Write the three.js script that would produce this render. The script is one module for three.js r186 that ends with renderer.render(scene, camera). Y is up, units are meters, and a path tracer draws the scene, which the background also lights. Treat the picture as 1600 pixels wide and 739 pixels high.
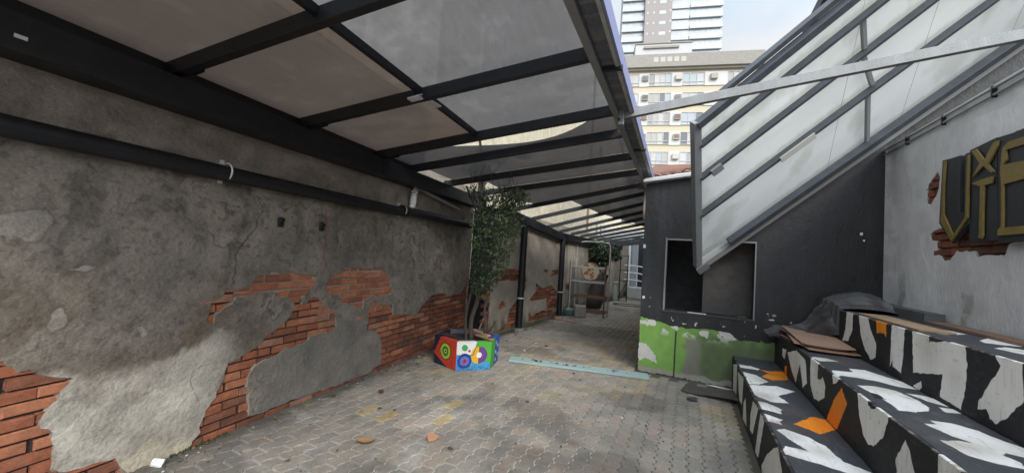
import * as THREE from 'three';
import { mergeGeometries } from 'three/addons/utils/BufferGeometryUtils.js';
import { RoundedBoxGeometry } from 'three/addons/geometries/RoundedBoxGeometry.js';

// ---------------------------------------------------------------- camera, sky, sun, exposure
const scene = new THREE.Scene();
const camera = new THREE.PerspectiveCamera(64.56, 1024 / 472, 0.05, 1500);
camera.position.set(0, 1.5, 0);
{
  const X = new THREE.Vector3(0.9419, 0.0662, -0.3302).normalize();
  const F = new THREE.Vector3(-0.3327, 0.0466, -0.9419).normalize();
  const Z = F.clone().negate(), Y = new THREE.Vector3().crossVectors(Z, X).normalize();
  X.crossVectors(Y, Z);
  camera.quaternion.setFromRotationMatrix(new THREE.Matrix4().makeBasis(X, Y, Z));
}
scene.add(camera);
const renderer = new THREE.WebGLRenderer({ antialias: true });
renderer.setSize(1024, 472);
renderer.toneMapping = THREE.LinearToneMapping;
renderer.toneMappingExposure = 3.4;
renderer.shadowMap.enabled = true;

// noise
const hash2 = (x, y, s) => { let h = (x * 374761393 + y * 668265263 + s * 974711) | 0; h = Math.imul(h ^ (h >>> 13), 1274126177); h ^= h >>> 16; return (h >>> 0) / 4294967296; };
function vn(x, y, s = 0) {
  const xi = Math.floor(x), yi = Math.floor(y); let a = x - xi, b = y - yi; a = a * a * (3 - 2 * a); b = b * b * (3 - 2 * b);
  const p = hash2(xi, yi, s), q = hash2(xi + 1, yi, s), r = hash2(xi, yi + 1, s), t = hash2(xi + 1, yi + 1, s);
  return p + (q - p) * a + (r - p) * b + (p - q - r + t) * a * b;
}
function fbm(x, y, o = 4, s = 0) { let v = 0, a = 0.5, n = 0; for (let i = 0; i < o; i++) { v += a * vn(x, y, s + i * 17); n += a; x = x * 2.03 + 11.3; y = y * 2.03 + 5.7; a *= 0.5; } return v / n; }
const sstep = (a, b, x) => { const t = Math.min(1, Math.max(0, (x - a) / (b - a))); return t * t * (3 - 2 * t); };
const mix = (a, b, t) => a + (b - a) * t;
const mix3 = (a, b, t) => [mix(a[0], b[0], t), mix(a[1], b[1], t), mix(a[2], b[2], t)];
function rng(seed) { let a = seed >>> 0; return () => { a = (a + 0x6d2b79f5) | 0; let t = Math.imul(a ^ (a >>> 15), 1 | a); t = (t + Math.imul(t ^ (t >>> 7), 61 | t)) ^ t; return ((t ^ (t >>> 14)) >>> 0) / 4294967296; }; }

const SUN = new THREE.Vector3(15, 18, 19).normalize();
{ // overcast sky with soft cloud, brighter round the veiled sun behind the viewer, computed
  const w = 1024, h = 512, d = new Float32Array(w * h * 4);
  for (let j = 0; j < h; j++) for (let i = 0; i < w; i++) {
    const el = (j + 0.5) / h * Math.PI - Math.PI / 2, az = ((i + 0.5) / w - 0.5) * Math.PI * 2;
    const up = Math.max(0, Math.sin(el)), k = 1.6 / (up + 0.35);
    const cx = Math.cos(az) * Math.cos(el) * k, cz = Math.sin(az) * Math.cos(el) * k;
    const c = fbm(cx * 1.6 + 9, cz * 1.6 + 3, 5, 3), g = sstep(0.36, 0.66, c);
    const dot = (Math.cos(az) * Math.cos(el) * SUN.x + Math.sin(el) * SUN.y + Math.sin(az) * Math.cos(el) * SUN.z), ang = Math.acos(Math.max(-1, Math.min(1, dot)));
    let b = mix(0.16, 0.29, up) + 1.25 * Math.exp(-((ang / 0.95) ** 2)) * sstep(-0.1, 0.3, el); if (el < 0) b *= 0.6;
    const col = mix3([0.76, 0.89, 1.0], [0.98, 1.0, 1.02], g), q = (j * w + i) * 4;
    d[q] = b * col[0] * 1.0; d[q + 1] = b * col[1]; d[q + 2] = b * col[2] * 1.02; d[q + 3] = 1;
  }
  const t = new THREE.DataTexture(d, w, h, THREE.RGBAFormat, THREE.FloatType);
  t.mapping = THREE.EquirectangularReflectionMapping; t.magFilter = t.minFilter = THREE.LinearFilter; t.needsUpdate = true;
  scene.background = t; scene.environment = t; scene.backgroundIntensity = 1; scene.environmentIntensity = 1;
}
const sun = new THREE.DirectionalLight(new THREE.Color(1, 0.96, 0.9), 0.7);
sun.position.copy(SUN).multiplyScalar(40); sun.castShadow = true; sun.shadow.radius = 30;
Object.assign(sun.shadow.camera, { left: -25, right: 25, top: 25, bottom: -25, near: 1, far: 90 });
scene.add(sun);

// ---------------------------------------------------------------- helpers
const V3 = (x, y, z) => new THREE.Vector3(x, y, z);
const used = {};
function numbered(n) { const k = used[n] = (used[n] ?? -1) + 1; return k ? n + '_' + String(k).padStart(3, '0') : n; }
function tag(o, label, category, group, kind) { o.userData.label = label; if (category) o.userData.category = category; if (group) o.userData.group = group; if (kind) o.userData.kind = kind; return o; }
function thing(name, label, category, [x, y, z] = [0, 0, 0], turn = 0, group, kind) {
  const o = new THREE.Group(); o.name = numbered(name); o.position.set(x, y, z); o.rotation.y = turn; scene.add(o); return tag(o, label, category, group, kind);
}
function clean(g) { if (g.index) { const n = g.toNonIndexed(); g = n; } for (const k of Object.keys(g.attributes)) if (!['position', 'normal', 'uv', 'color'].includes(k)) g.deleteAttribute(k); return g; }
function merge(a) { a = a.flat().map(clean); return a.length === 1 ? a[0] : mergeGeometries(a); }
function part(name, geos, m, parent) {
  const g = Array.isArray(geos) ? merge(geos) : geos;
  const o = new THREE.Mesh(g, m); o.name = name; o.castShadow = o.receiveShadow = true; (parent ?? scene).add(o); return o;
}
function bx(x0, x1, y0, y1, z0, z1, r = 0) {
  const w = x1 - x0, h = y1 - y0, d = z1 - z0;
  const g = r ? new RoundedBoxGeometry(w, h, d, 1, Math.min(r, w / 2.1, h / 2.1, d / 2.1)) : new THREE.BoxGeometry(w, h, d);
  g.translate((x0 + x1) / 2, (y0 + y1) / 2, (z0 + z1) / 2); return uvm(g);
}
// bar of rectangular section from a to b; up gives the direction of its height
function bar(a, b, w, h, up = V3(0, 1, 0), r = 0) {
  const L = a.distanceTo(b), g = uvm(r ? new RoundedBoxGeometry(w, h, L, 1, r) : new THREE.BoxGeometry(w, h, L));
  const z = b.clone().sub(a).normalize(), x = V3().crossVectors(up, z).normalize(), y = V3().crossVectors(z, x);
  g.applyMatrix4(new THREE.Matrix4().makeBasis(x, y, z).setPosition(a.clone().add(b).multiplyScalar(0.5))); return g;
}
function rod(a, b, r, n = 10) {
  const L = a.distanceTo(b), g = new THREE.CylinderGeometry(r, r, L, n), u = g.attributes.uv; for (let i = 0; i < u.count; i++) u.setXY(i, u.getX(i) * 6.28 * r, u.getY(i) * L);
  g.applyQuaternion(new THREE.Quaternion().setFromUnitVectors(V3(0, 1, 0), b.clone().sub(a).normalize())); g.translate((a.x + b.x) / 2, (a.y + b.y) / 2, (a.z + b.z) / 2); return g;
}
function tube(pts, r, n = 8, seg = 24) { return new THREE.TubeGeometry(new THREE.CatmullRomCurve3(pts), seg, r, n); }
// uv in metres from the dominant axis of each face
function uvm(g, s = 1) {
  g = clean(g); const p = g.attributes.position, n = g.attributes.normal, u = new Float32Array(p.count * 2);
  for (let i = 0; i < p.count; i++) {
    const ax = Math.abs(n.getX(i)), ay = Math.abs(n.getY(i)), az = Math.abs(n.getZ(i));
    const [a, b] = ax > ay && ax > az ? [p.getZ(i), p.getY(i)] : ay > az ? [p.getX(i), p.getZ(i)] : [p.getX(i), p.getY(i)];
    u[2 * i] = a * s; u[2 * i + 1] = b * s;
  }
  g.setAttribute('uv', new THREE.BufferAttribute(u, 2)); return g;
}
function tex(w, h, fn, srgb = true, wrap = THREE.MirroredRepeatWrapping) {
  const d = new Uint8Array(w * h * 4), enc = (v) => { v = Math.min(1, Math.max(0, v)); return Math.round(255 * (srgb ? (v <= 0.0031308 ? 12.92 * v : 1.055 * Math.pow(v, 1 / 2.4) - 0.055) : v)); };
  for (let j = 0; j < h; j++) for (let i = 0; i < w; i++) { let c = fn((i + 0.5) / w, (j + 0.5) / h); if (typeof c === 'number') c = [c, c, c]; const q = (j * w + i) * 4; d[q] = enc(c[0]); d[q + 1] = enc(c[1]); d[q + 2] = enc(c[2]); d[q + 3] = 255; }
  const t = new THREE.DataTexture(d, w, h, THREE.RGBAFormat); t.magFilter = THREE.LinearFilter; t.minFilter = THREE.LinearMipmapLinearFilter; t.generateMipmaps = true;
  t.wrapS = t.wrapT = wrap; if (srgb) t.colorSpace = THREE.SRGBColorSpace; t.needsUpdate = true; return t;
}
const lin = (r, g, b) => new THREE.Color().setRGB(r, g, b);
const std = (c, rough = 0.8, o = {}) => new THREE.MeshStandardMaterial({ color: Array.isArray(c) ? lin(...c) : c, roughness: rough, ...o });
const rep = (t, x, y = x) => { const c = t.clone(); c.repeat.set(x, y); c.needsUpdate = true; return c; };

// the right-hand buildings stand in a frame turned 5.9 degrees: v across the yard, u towards the viewer
const TH = 5.9 * Math.PI / 180, CT = Math.cos(TH), ST = Math.sin(TH);
const fromK = (v, y, u) => V3(v * CT - u * ST, y, -5.63 + v * ST + u * CT);
function kthing(name, label, category, v, y, u, group, kind) { const p = fromK(v, y, u); const o = thing(name, label, category, [p.x, p.y, p.z], -TH, group, kind); o.userData.k = [v, y, u]; return o; }
function kpart(name, geos, m, root, parent) { const g = Array.isArray(geos) ? merge(geos) : clean(geos); const [v, y, u] = root.userData.k; g.translate(-v, -y, -u); return part(name, g, m, parent ?? root); }
const inside = (P, x, y) => { let r = false; for (let i = 0, j = P.length - 1; i < P.length; j = i++) { const [a, b] = P[i], [c, d] = P[j]; if ((b > y) !== (d > y) && x < (c - a) * (y - b) / (d - b) + a) r = !r; } return r; };
// polygon with a ragged, broken edge
function ragged(P, amp, step, seed) {
  const o = [];
  for (let i = 0; i < P.length; i++) {
    const [a, b] = P[i], [c, d] = P[(i + 1) % P.length], L = Math.hypot(c - a, d - b), n = Math.max(1, Math.round(L / step));
    for (let k = 0; k < n; k++) { const t = k / n, x = mix(a, c, t), y = mix(b, d, t); o.push([x + (vn(x * 37 + seed, y * 37, 5) - 0.5) * 2 * amp + (vn(x * 140 + seed, y * 140, 8) - 0.5) * amp, y + (vn(x * 37, y * 37 + seed, 6) - 0.5) * 2 * amp + (vn(x * 140, y * 140 + seed, 9) - 0.5) * amp]); }
  }
  return o;
}
const shapeOf = (P, C = THREE.Shape) => new C(P.map(([x, y]) => new THREE.Vector2(x, y)));

// outlines of the places where plaster has fallen off and of the painted figures, in metres on their own surfaces
const NEAR_HOLES = [
  { p: [[0.20, 0.86], [0.60, 0.83], [0.94, 0.81], [0.95, 0.80], [0.98, 0.77], [1.00, 0.75], [1.04, 0.74], [1.12, 0.68], [1.18, 0.66], [1.19, 0.65], [1.16, 0.60], [1.16, 0.56], [1.13, 0.52], [1.09, 0.46], [1.10, 0.43], [1.12, 0.41], [1.13, 0.38], [1.15, 0.30], [1.16, 0.19], [1.18, 0.17], [1.22, 0.14], [1.42, 0.12], [1.50, -0.05], [0.20, -0.05]] },
  { p: [[1.83, 0.04], [1.87, 0.08], [1.87, 0.15], [1.90, 0.22], [1.96, 0.30], [1.98, 0.37], [2.01, 0.46], [2.03, 0.54], [2.10, 0.55], [2.20, 0.59], [2.19, 0.56], [2.20, 0.59], [2.28, 0.63], [2.36, 0.70], [2.44, 0.76], [2.54, 0.82], [2.56, 0.89], [2.53, 0.96], [2.42, 0.99], [2.36, 1.04], [2.26, 1.05], [2.15, 1.03], [2.05, 1.03], [2.01, 0.98], [1.97, 0.96], [1.91, 0.91], [1.90, 0.86], [1.84, 0.86], [1.85, 0.91], [1.87, 1.01], [1.94, 1.05], [1.95, 1.09], [2.04, 1.10], [2.12, 1.10], [2.17, 1.14], [2.18, 1.18], [2.27, 1.20], [2.33, 1.23], [2.41, 1.20], [2.47, 1.24], [2.56, 1.20], [2.62, 1.18], [2.74, 1.19], [2.78, 1.17], [2.76, 1.06], [2.68, 1.03], [2.64, 0.97], [2.64, 0.91], [2.69, 0.92], [2.71, 0.96], [2.78, 0.97], [2.85, 0.93], [2.89, 0.87], [3.05, 0.80], [3.08, 0.64], [3.01, 0.60], [2.79, 0.60], [2.69, 0.54], [2.52, 0.54], [2.51, 0.54], [2.43, 0.49], [2.33, 0.48], [2.25, 0.45], [2.21, 0.41], [2.20, 0.31], [2.23, 0.18], [2.23, 0.07], [2.27, 0.05], [2.42, 0.05], [2.62, 0.05], [2.76, 0.04], [2.90, 0.04], [3.14, 0.02], [3.33, 0.03], [3.65, 0.02], [3.78, 0.07], [3.84, 0.08], [3.83, 0.20], [3.83, 0.29], [3.79, 0.39], [3.71, 0.48], [3.52, 0.52], [3.54, 0.58], [3.55, 0.67], [3.53, 0.76], [3.60, 0.83], [3.72, 0.83], [3.77, 0.78], [3.99, 0.77], [4.02, 0.63], [4.24, 0.62], [4.50, 0.56], [4.66, 0.68], [4.82, 0.78], [5.01, 0.83], [5.31, 0.81], [5.36, 0.76], [5.85, 0.77], [6.10, 1.00], [6.10, -0.05], [1.83, -0.05]] },
  { p: [[2.91, 0.99], [2.89, 1.07], [2.91, 1.11], [3.00, 1.17], [3.09, 1.19], [3.13, 1.24], [3.43, 1.23], [3.69, 1.23], [3.80, 1.17], [3.87, 1.12], [3.93, 1.00], [3.93, 0.90], [3.74, 0.89], [3.59, 0.91], [3.48, 0.87], [3.44, 0.78], [3.31, 0.81], [3.19, 0.86], [3.08, 0.90], [3.07, 0.95]] },
];
const FAR_HOLES = [
  { p: [[-0.19, 0.75], [0.08, 0.86], [0.15, 0.85], [0.13, 0.73], [-0.01, 0.55], [-0.10, 0.56]] },
  { p: [[-0.27, 0.19], [-0.09, 0.45], [0.07, 0.46], [0.11, 0.24], [-0.03, 0.06], [-0.23, 0.10]] },
  { p: [[0.28, 0.50], [0.43, 0.63], [0.58, 0.57], [0.57, 0.50], [0.35, 0.46]] },
  { p: [[0.65, 0.19], [0.74, 0.43], [0.97, 0.58], [1.19, 0.62], [1.25, 0.09], [0.25, 0.04], [0.59, 0.15]] },
  { p: [[0.14, 1.18], [0.58, 1.22], [1.31, 1.18], [1.39, 0.97], [1.37, 0.75], [1.20, 0.81], [1.12, 0.97], [0.13, 1.00]] },
  { p: [[1.60, 0.56], [1.91, 0.72], [1.85, 0.92], [2.05, 0.82], [2.23, 0.76], [2.71, 0.82], [3.12, 0.65], [3.21, 0.11], [2.59, 0.18], [2.47, 0.52], [1.69, 0.50]] },
  { p: [[1.61, 0.27], [1.74, 0.18], [2.23, 0.26], [2.80, 0.23], [3.21, 0.11], [3.22, 0.04], [2.26, 0.07], [1.58, 0.08]] },
  { p: [[2.23, 1.17], [2.36, 1.21], [2.53, 1.14], [2.38, 1.09]] },
  { p: [[2.68, 0.99], [2.73, 1.17], [3.12, 1.19], [3.17, 1.07], [2.87, 1.03]] },
  { p: [[3.69, 0.78], [4.05, 0.86], [4.09, 0.63], [3.77, 0.62]] },
  { p: [[3.21, 0.62], [3.50, 0.63], [3.53, 0.20], [3.28, 0.16]] },
  { p: [[3.39, 0.52], [4.00, 0.57], [4.15, 0.24], [3.53, 0.20]] },
];
const RISER_1 = [
  { c: 'w', p: [[0.12, 0.32], [0.49, 0.40], [0.53, 0.07], [0.19, 0.02]] },
  { c: 'w', p: [[0.56, 0.34], [1.05, 0.39], [1.04, 0.33], [1.00, 0.11], [0.79, 0.09]] },
  { c: 'w', p: [[1.23, 0.26], [1.36, 0.03], [1.09, -0.00], [1.11, 0.17]] },
  { c: 'w', p: [[1.67, 0.37], [1.93, 0.39], [1.70, 0.09], [1.56, 0.08], [1.56, 0.21]] },
  { c: 'w', p: [[2.03, 0.39], [2.19, 0.39], [2.00, 0.03], [1.85, 0.01]] },
  { c: 'w', p: [[2.66, 0.40], [2.79, 0.30], [2.78, 0.24], [2.20, -0.05], [2.14, 0.04], [2.30, 0.18], [2.51, 0.32]] },
];
const TREAD_1 = [
  { c: 'w', p: [[0.46, 1.11], [0.46, 1.28], [0.54, 1.36], [0.60, 1.32], [0.62, 1.12]] },
  { c: 'w', p: [[0.82, 1.12], [0.80, 1.18], [0.86, 1.28], [1.05, 1.35], [1.21, 1.25], [1.28, 1.11], [1.12, 1.12], [1.01, 1.17]] },
  { c: 'w', p: [[1.28, 1.12], [1.24, 1.25], [1.16, 1.40], [1.25, 1.53], [1.50, 1.35], [1.66, 1.40], [1.72, 1.27], [1.64, 1.19], [1.53, 1.12]] },
  { c: 'w', p: [[1.77, 1.12], [1.77, 1.23], [1.88, 1.31], [1.92, 1.29], [1.99, 1.29], [1.96, 1.13]] },
  { c: 'w', p: [[2.05, 1.14], [2.12, 1.27], [2.17, 1.24], [2.24, 1.24], [2.21, 1.14]] },
  { c: 'w', p: [[2.37, 1.18], [2.31, 1.24], [2.37, 1.36], [2.47, 1.43], [2.66, 1.46], [2.73, 1.57], [2.83, 1.50], [2.78, 1.32], [2.75, 1.14], [2.62, 1.18], [2.62, 1.30], [2.48, 1.23]] },
  { c: 'o', p: [[0.56, 1.35], [0.57, 1.44], [0.47, 1.57], [0.34, 1.64], [0.84, 1.55], [0.96, 1.40], [0.87, 1.32], [0.67, 1.42]] },
  { c: 'o', p: [[2.17, 1.32], [1.90, 1.50], [1.91, 1.57], [2.09, 1.59], [2.27, 1.45], [2.22, 1.41]] },
];
const RISER_2 = [
  { c: 'w', p: [[0.65, 0.65], [1.02, 0.74], [1.32, 0.72], [1.39, 0.53], [1.26, 0.45], [1.14, 0.64], [1.01, 0.43], [0.85, 0.50]] },
  { c: 'w', p: [[0.41, 0.64], [0.61, 0.67], [0.54, 0.55], [0.42, 0.56]] },
  { c: 'w', p: [[1.48, 0.78], [1.70, 0.82], [1.68, 0.73], [1.68, 0.65], [1.74, 0.65], [1.80, 0.69], [1.87, 0.65], [1.86, 0.55], [1.73, 0.48], [1.60, 0.46], [1.49, 0.54], [1.47, 0.68]] },
  { c: 'w', p: [[2.01, 0.80], [2.16, 0.81], [2.14, 0.76], [2.09, 0.72], [2.03, 0.70]] },
  { c: 'w', p: [[2.46, 0.81], [2.89, 0.80], [2.87, 0.74], [2.82, 0.64], [2.72, 0.55], [2.65, 0.52], [2.57, 0.55], [2.51, 0.63]] },
  { c: 'w', p: [[2.96, 0.59], [3.05, 0.72], [3.09, 0.68], [3.16, 0.56], [2.98, 0.46]] },
  { c: 'w', p: [[3.32, 0.82], [3.46, 0.83], [3.46, 0.72], [3.31, 0.65]] },
  { c: 'o', p: [[0.55, 0.48], [0.64, 0.50], [0.65, 0.36], [0.56, 0.33]] },
  { c: 'o', p: [[1.91, 0.40], [2.08, 0.62], [2.21, 0.73], [2.23, 0.69], [2.24, 0.71], [2.26, 0.68], [2.31, 0.65], [2.13, 0.41]] },
  { c: 'k', p: [[2.61, 0.81], [2.74, 0.82], [2.72, 0.76], [2.67, 0.74], [2.63, 0.75]] },
];
const TREAD_2 = [
  { c: 'w', p: [[1.42, 1.59], [1.39, 1.71], [1.46, 1.78], [1.56, 1.62]] },
  { c: 'w', p: [[1.87, 1.62], [1.82, 1.76], [1.70, 1.77], [1.67, 1.88], [1.81, 1.95], [1.95, 2.04], [2.02, 2.06], [2.09, 2.02], [2.10, 1.93], [2.02, 1.82], [2.01, 1.71], [2.02, 1.63], [2.17, 1.54]] },
  { c: 'w', p: [[2.25, 1.65], [2.19, 1.76], [2.23, 1.85], [2.39, 1.89], [2.54, 1.88], [2.62, 1.84], [2.69, 1.76], [2.72, 1.68], [2.60, 1.69]] },
  { c: 'w', p: [[2.25, 1.89], [2.25, 1.98], [2.31, 2.04], [2.42, 2.07], [2.44, 2.00], [2.38, 1.94]] },
  { c: 'w', p: [[2.49, 1.94], [2.47, 2.01], [2.54, 2.03], [2.58, 1.93]] },
  { c: 'w', p: [[2.89, 1.71], [2.86, 1.77], [2.80, 1.77], [2.79, 1.87], [2.84, 1.93], [2.94, 1.97], [3.00, 2.01], [3.13, 1.93], [3.11, 1.84], [3.02, 1.76]] },
  { c: 'w', p: [[3.12, 1.67], [3.07, 1.76], [3.07, 1.86], [3.11, 1.88], [3.15, 1.85], [3.22, 1.87], [3.29, 1.85], [3.29, 1.77], [3.26, 1.70]] },
  { c: 'k', p: [[2.40, 1.66], [2.41, 1.70], [2.51, 1.70], [2.53, 1.65]] },
];
const RISER_3 = [
  { c: 'w', p: [[0.83, 1.16], [0.99, 1.16], [0.98, 1.00], [0.89, 0.88], [0.73, 0.85], [0.81, 0.98]] },
  { c: 'w', p: [[1.12, 1.16], [1.30, 1.17], [1.36, 1.07], [1.48, 0.96], [1.47, 0.85], [1.38, 0.81], [1.25, 0.88], [1.16, 1.00]] },
  { c: 'w', p: [[1.73, 1.17], [1.92, 1.17], [1.91, 1.00], [1.88, 0.82], [1.82, 0.84], [1.76, 0.84], [1.75, 0.89], [1.71, 0.82], [1.72, 0.97]] },
  { c: 'w', p: [[2.02, 1.17], [2.21, 1.17], [2.22, 1.11], [2.56, 1.18], [2.59, 1.06], [2.58, 0.95], [2.54, 0.79], [2.34, 0.80], [2.37, 0.94], [2.04, 0.87]] },
  { c: 'w', p: [[2.78, 1.18], [2.97, 1.19], [2.98, 0.97], [2.88, 0.87], [2.80, 0.81], [2.76, 0.82], [2.74, 0.86], [2.67, 0.84], [2.68, 0.88], [2.83, 1.10]] },
  { c: 'w', p: [[2.04, 0.78], [2.14, 0.84], [2.15, 0.80], [2.11, 0.76]] },
  { c: 'o', p: [[1.46, 1.17], [1.65, 1.19], [1.64, 1.04], [1.61, 1.07], [1.48, 1.05]] },
];
const TREAD_3 = [
  { c: 'w', p: [[1.53, 2.08], [1.42, 2.21], [1.60, 2.23], [1.71, 2.09]] },
  { c: 'w', p: [[1.82, 2.09], [1.64, 2.24], [1.69, 2.34], [1.83, 2.37], [2.02, 2.19], [1.98, 2.11]] },
  { c: 'w', p: [[2.17, 2.26], [1.95, 2.41], [1.89, 2.52], [1.99, 2.55], [2.24, 2.42], [2.28, 2.31], [2.26, 2.24]] },
  { c: 'w', p: [[2.49, 2.16], [2.37, 2.27], [2.41, 2.33], [2.64, 2.20]] },
];
const RIGHT_HOLES = [
  { p: [[0.82, 2.22], [0.85, 2.39], [0.93, 2.45], [1.00, 2.48], [1.03, 2.44], [1.01, 2.30], [0.95, 2.25], [0.87, 2.19]] },
  { p: [[0.89, 1.94], [1.03, 1.97], [1.27, 1.96], [1.62, 1.90], [1.91, 1.90], [1.98, 1.83], [1.83, 1.79], [1.78, 1.72], [1.50, 1.72], [1.50, 1.76], [1.27, 1.76], [1.18, 1.69], [1.09, 1.69], [1.02, 1.76], [0.99, 1.86], [0.91, 1.88]] },
  { p: [[1.26, 2.52], [1.36, 2.52], [1.41, 2.34], [1.37, 2.07], [1.29, 2.06], [1.26, 2.29]] },
  { p: [[1.88, 2.56], [1.97, 2.55], [1.97, 2.50], [1.89, 2.52]] },
];
const SIGN_BACK = [
  { p: [[1.08, 2.56], [1.37, 2.54], [1.45, 2.58], [1.73, 2.55], [1.85, 2.52], [1.97, 2.47], [1.98, 1.83], [1.76, 1.82], [1.56, 1.82], [1.37, 1.83], [1.20, 1.85], [1.05, 2.01], [1.07, 2.23]] },
];
const SIGN_GOLD = [
  { c: 'v', p: [[1.08, 2.56], [1.11, 2.55], [1.09, 2.32], [1.09, 2.09], [1.22, 1.90], [1.37, 2.03], [1.39, 2.53], [1.41, 2.53], [1.40, 2.03], [1.20, 1.85], [1.05, 2.03], [1.06, 2.24]] },
  { c: 'x', p: [[1.44, 2.55], [1.49, 2.55], [1.58, 2.44], [1.67, 2.55], [1.72, 2.55], [1.71, 2.51], [1.62, 2.40], [1.68, 2.33], [1.65, 2.33], [1.57, 2.40], [1.45, 2.34], [1.53, 2.43]] },
  { c: 'i', p: [[1.44, 2.29], [1.53, 2.30], [1.67, 2.30], [1.66, 2.25], [1.58, 2.25], [1.57, 2.04], [1.57, 1.87], [1.56, 1.85], [1.52, 1.86], [1.53, 1.90], [1.54, 2.25]] },
  { c: 'e1', p: [[1.76, 2.48], [1.81, 2.51], [1.97, 2.49], [1.97, 2.43], [1.79, 2.46], [1.80, 2.39], [1.77, 2.36], [1.97, 2.29], [1.97, 2.23], [1.84, 2.22], [1.77, 2.22], [1.77, 1.91], [1.98, 1.90], [1.98, 1.85], [1.72, 1.86], [1.72, 1.90], [1.75, 1.92], [1.75, 2.24], [1.74, 2.32]] },
];
const GREEN = [
  { p: [[-0.00, 0.74], [0.15, 0.72], [0.39, 0.67], [0.63, 0.67], [0.84, 0.68], [1.10, 0.68], [1.20, 0.59], [1.61, 0.62], [1.66, 0.19], [1.11, 0.08], [0.45, 0.03], [-0.01, 0.03]] },
];
const PEEL = [
  { p: [[-0.03, 0.40], [0.10, 0.39], [0.22, 0.26], [0.25, 0.13], [0.11, 0.19], [-0.02, 0.12]] },
  { p: [[0.11, 0.71], [0.21, 0.71], [0.23, 0.64], [0.13, 0.64]] },
  { p: [[0.75, 0.65], [0.86, 0.66], [0.85, 0.57], [0.77, 0.59]] },
];
// ---------------------------------------------------------------- shared surface textures
const grain = tex(512, 512, (x, y) => 0.35 * vn(x * 128, y * 128, 1) + 0.35 * fbm(x * 32, y * 32, 4, 2) + 0.3 * vn(x * 256, y * 256, 7), false);
const speck = tex(512, 512, (x, y) => { const n = fbm(x * 16, y * 16, 5, 4), m = vn(x * 200, y * 200, 9); return 0.72 + 0.4 * (n - 0.5) + 0.22 * (m - 0.5); });
const brickTex = tex(512, 256, (x, y) => { const n = fbm(x * 8, y * 5, 5, 31), m = vn(x * 120, y * 60, 3), k = sstep(0.62, 0.75, fbm(x * 5 + 3, y * 4, 4, 77)); const b = 0.75 + 0.7 * (n - 0.5) + 0.25 * (m - 0.5); return mix3([b, b * 0.97, b * 0.95], [0.55, 0.8, 0.9], k * 0.55); });
const wornTex = tex(512, 512, (x, y) => { const f = fbm(x * 10, y * 10, 5, 15), g = fbm(x * 60, y * 60, 3, 16), r = sstep(0.66, 0.74, fbm(x * 14 + 5, y * 14, 4, 17)), d = sstep(0.5, 0.75, fbm(x * 4, y * 26, 4, 18)); let c = 0.35 + 0.4 * f + 0.25 * (g - 0.5); return mix3(mix3([c * 0.45, c * 0.46, c * 0.5], [0.95, 0.9, 0.85], d * 0.22), [0.85, 0.42, 0.24], r * 0.5); });
const blackMetal = std([0.022, 0.024, 0.03], 0.5, { bumpMap: rep(grain, 3), bumpScale: 0.0008, map: wornTex });
const darkMetal = std([0.05, 0.053, 0.06], 0.45, { metalness: 0.2, map: wornTex });
const greyMetal = std([0.22, 0.225, 0.23], 0.5, { metalness: 0.3 });
const steel = std([0.45, 0.46, 0.47], 0.35, { metalness: 0.8 });
const whiteMat = std([0.62, 0.62, 0.6], 0.7);
const brickTones = [[0.43, 0.155, 0.075], [0.38, 0.13, 0.065], [0.48, 0.19, 0.10], [0.28, 0.105, 0.06], [0.42, 0.20, 0.125]].map((c) => std(c, 0.92, { map: brickTex, bumpMap: brickTex, bumpScale: 0.003 }));
const brickDark = [[0.20, 0.075, 0.045], [0.25, 0.09, 0.05], [0.16, 0.075, 0.052], [0.29, 0.10, 0.055]].map((c) => std(c, 0.95, { map: brickTex, bumpMap: brickTex, bumpScale: 0.003 }));

// brick variants: a worn block with uneven corners, length along x, face towards +z
const brickVariants = [0, 1, 2, 3, 4, 5].map((k) => {
  const g = new RoundedBoxGeometry(0.226, 0.056, 0.05, 1, 0.006), p = g.attributes.position, r = rng(900 + k);
  const J = {}; for (let i = 0; i < p.count; i++) { const key = [p.getX(i), p.getY(i), p.getZ(i)].map((q) => q.toFixed(4)).join(); J[key] ??= [r() - 0.5, r() - 0.5, r() - 0.5]; const j = J[key]; p.setXYZ(i, p.getX(i) + j[0] * 0.008, p.getY(i) + j[1] * 0.006, p.getZ(i) + j[2] * 0.008); }
  const u = g.attributes.uv; for (let i = 0; i < p.count; i++) u.setXY(i, p.getX(i) / 0.5 + 0.5 + k * 0.17, p.getY(i) / 0.25 + 0.5 + k * 0.31);
  g.computeVertexNormals(); return clean(g);
});
const brickHalf = brickVariants.map((g) => { const h = g.clone(); h.scale(0.48, 1, 1); return h; });
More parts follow.
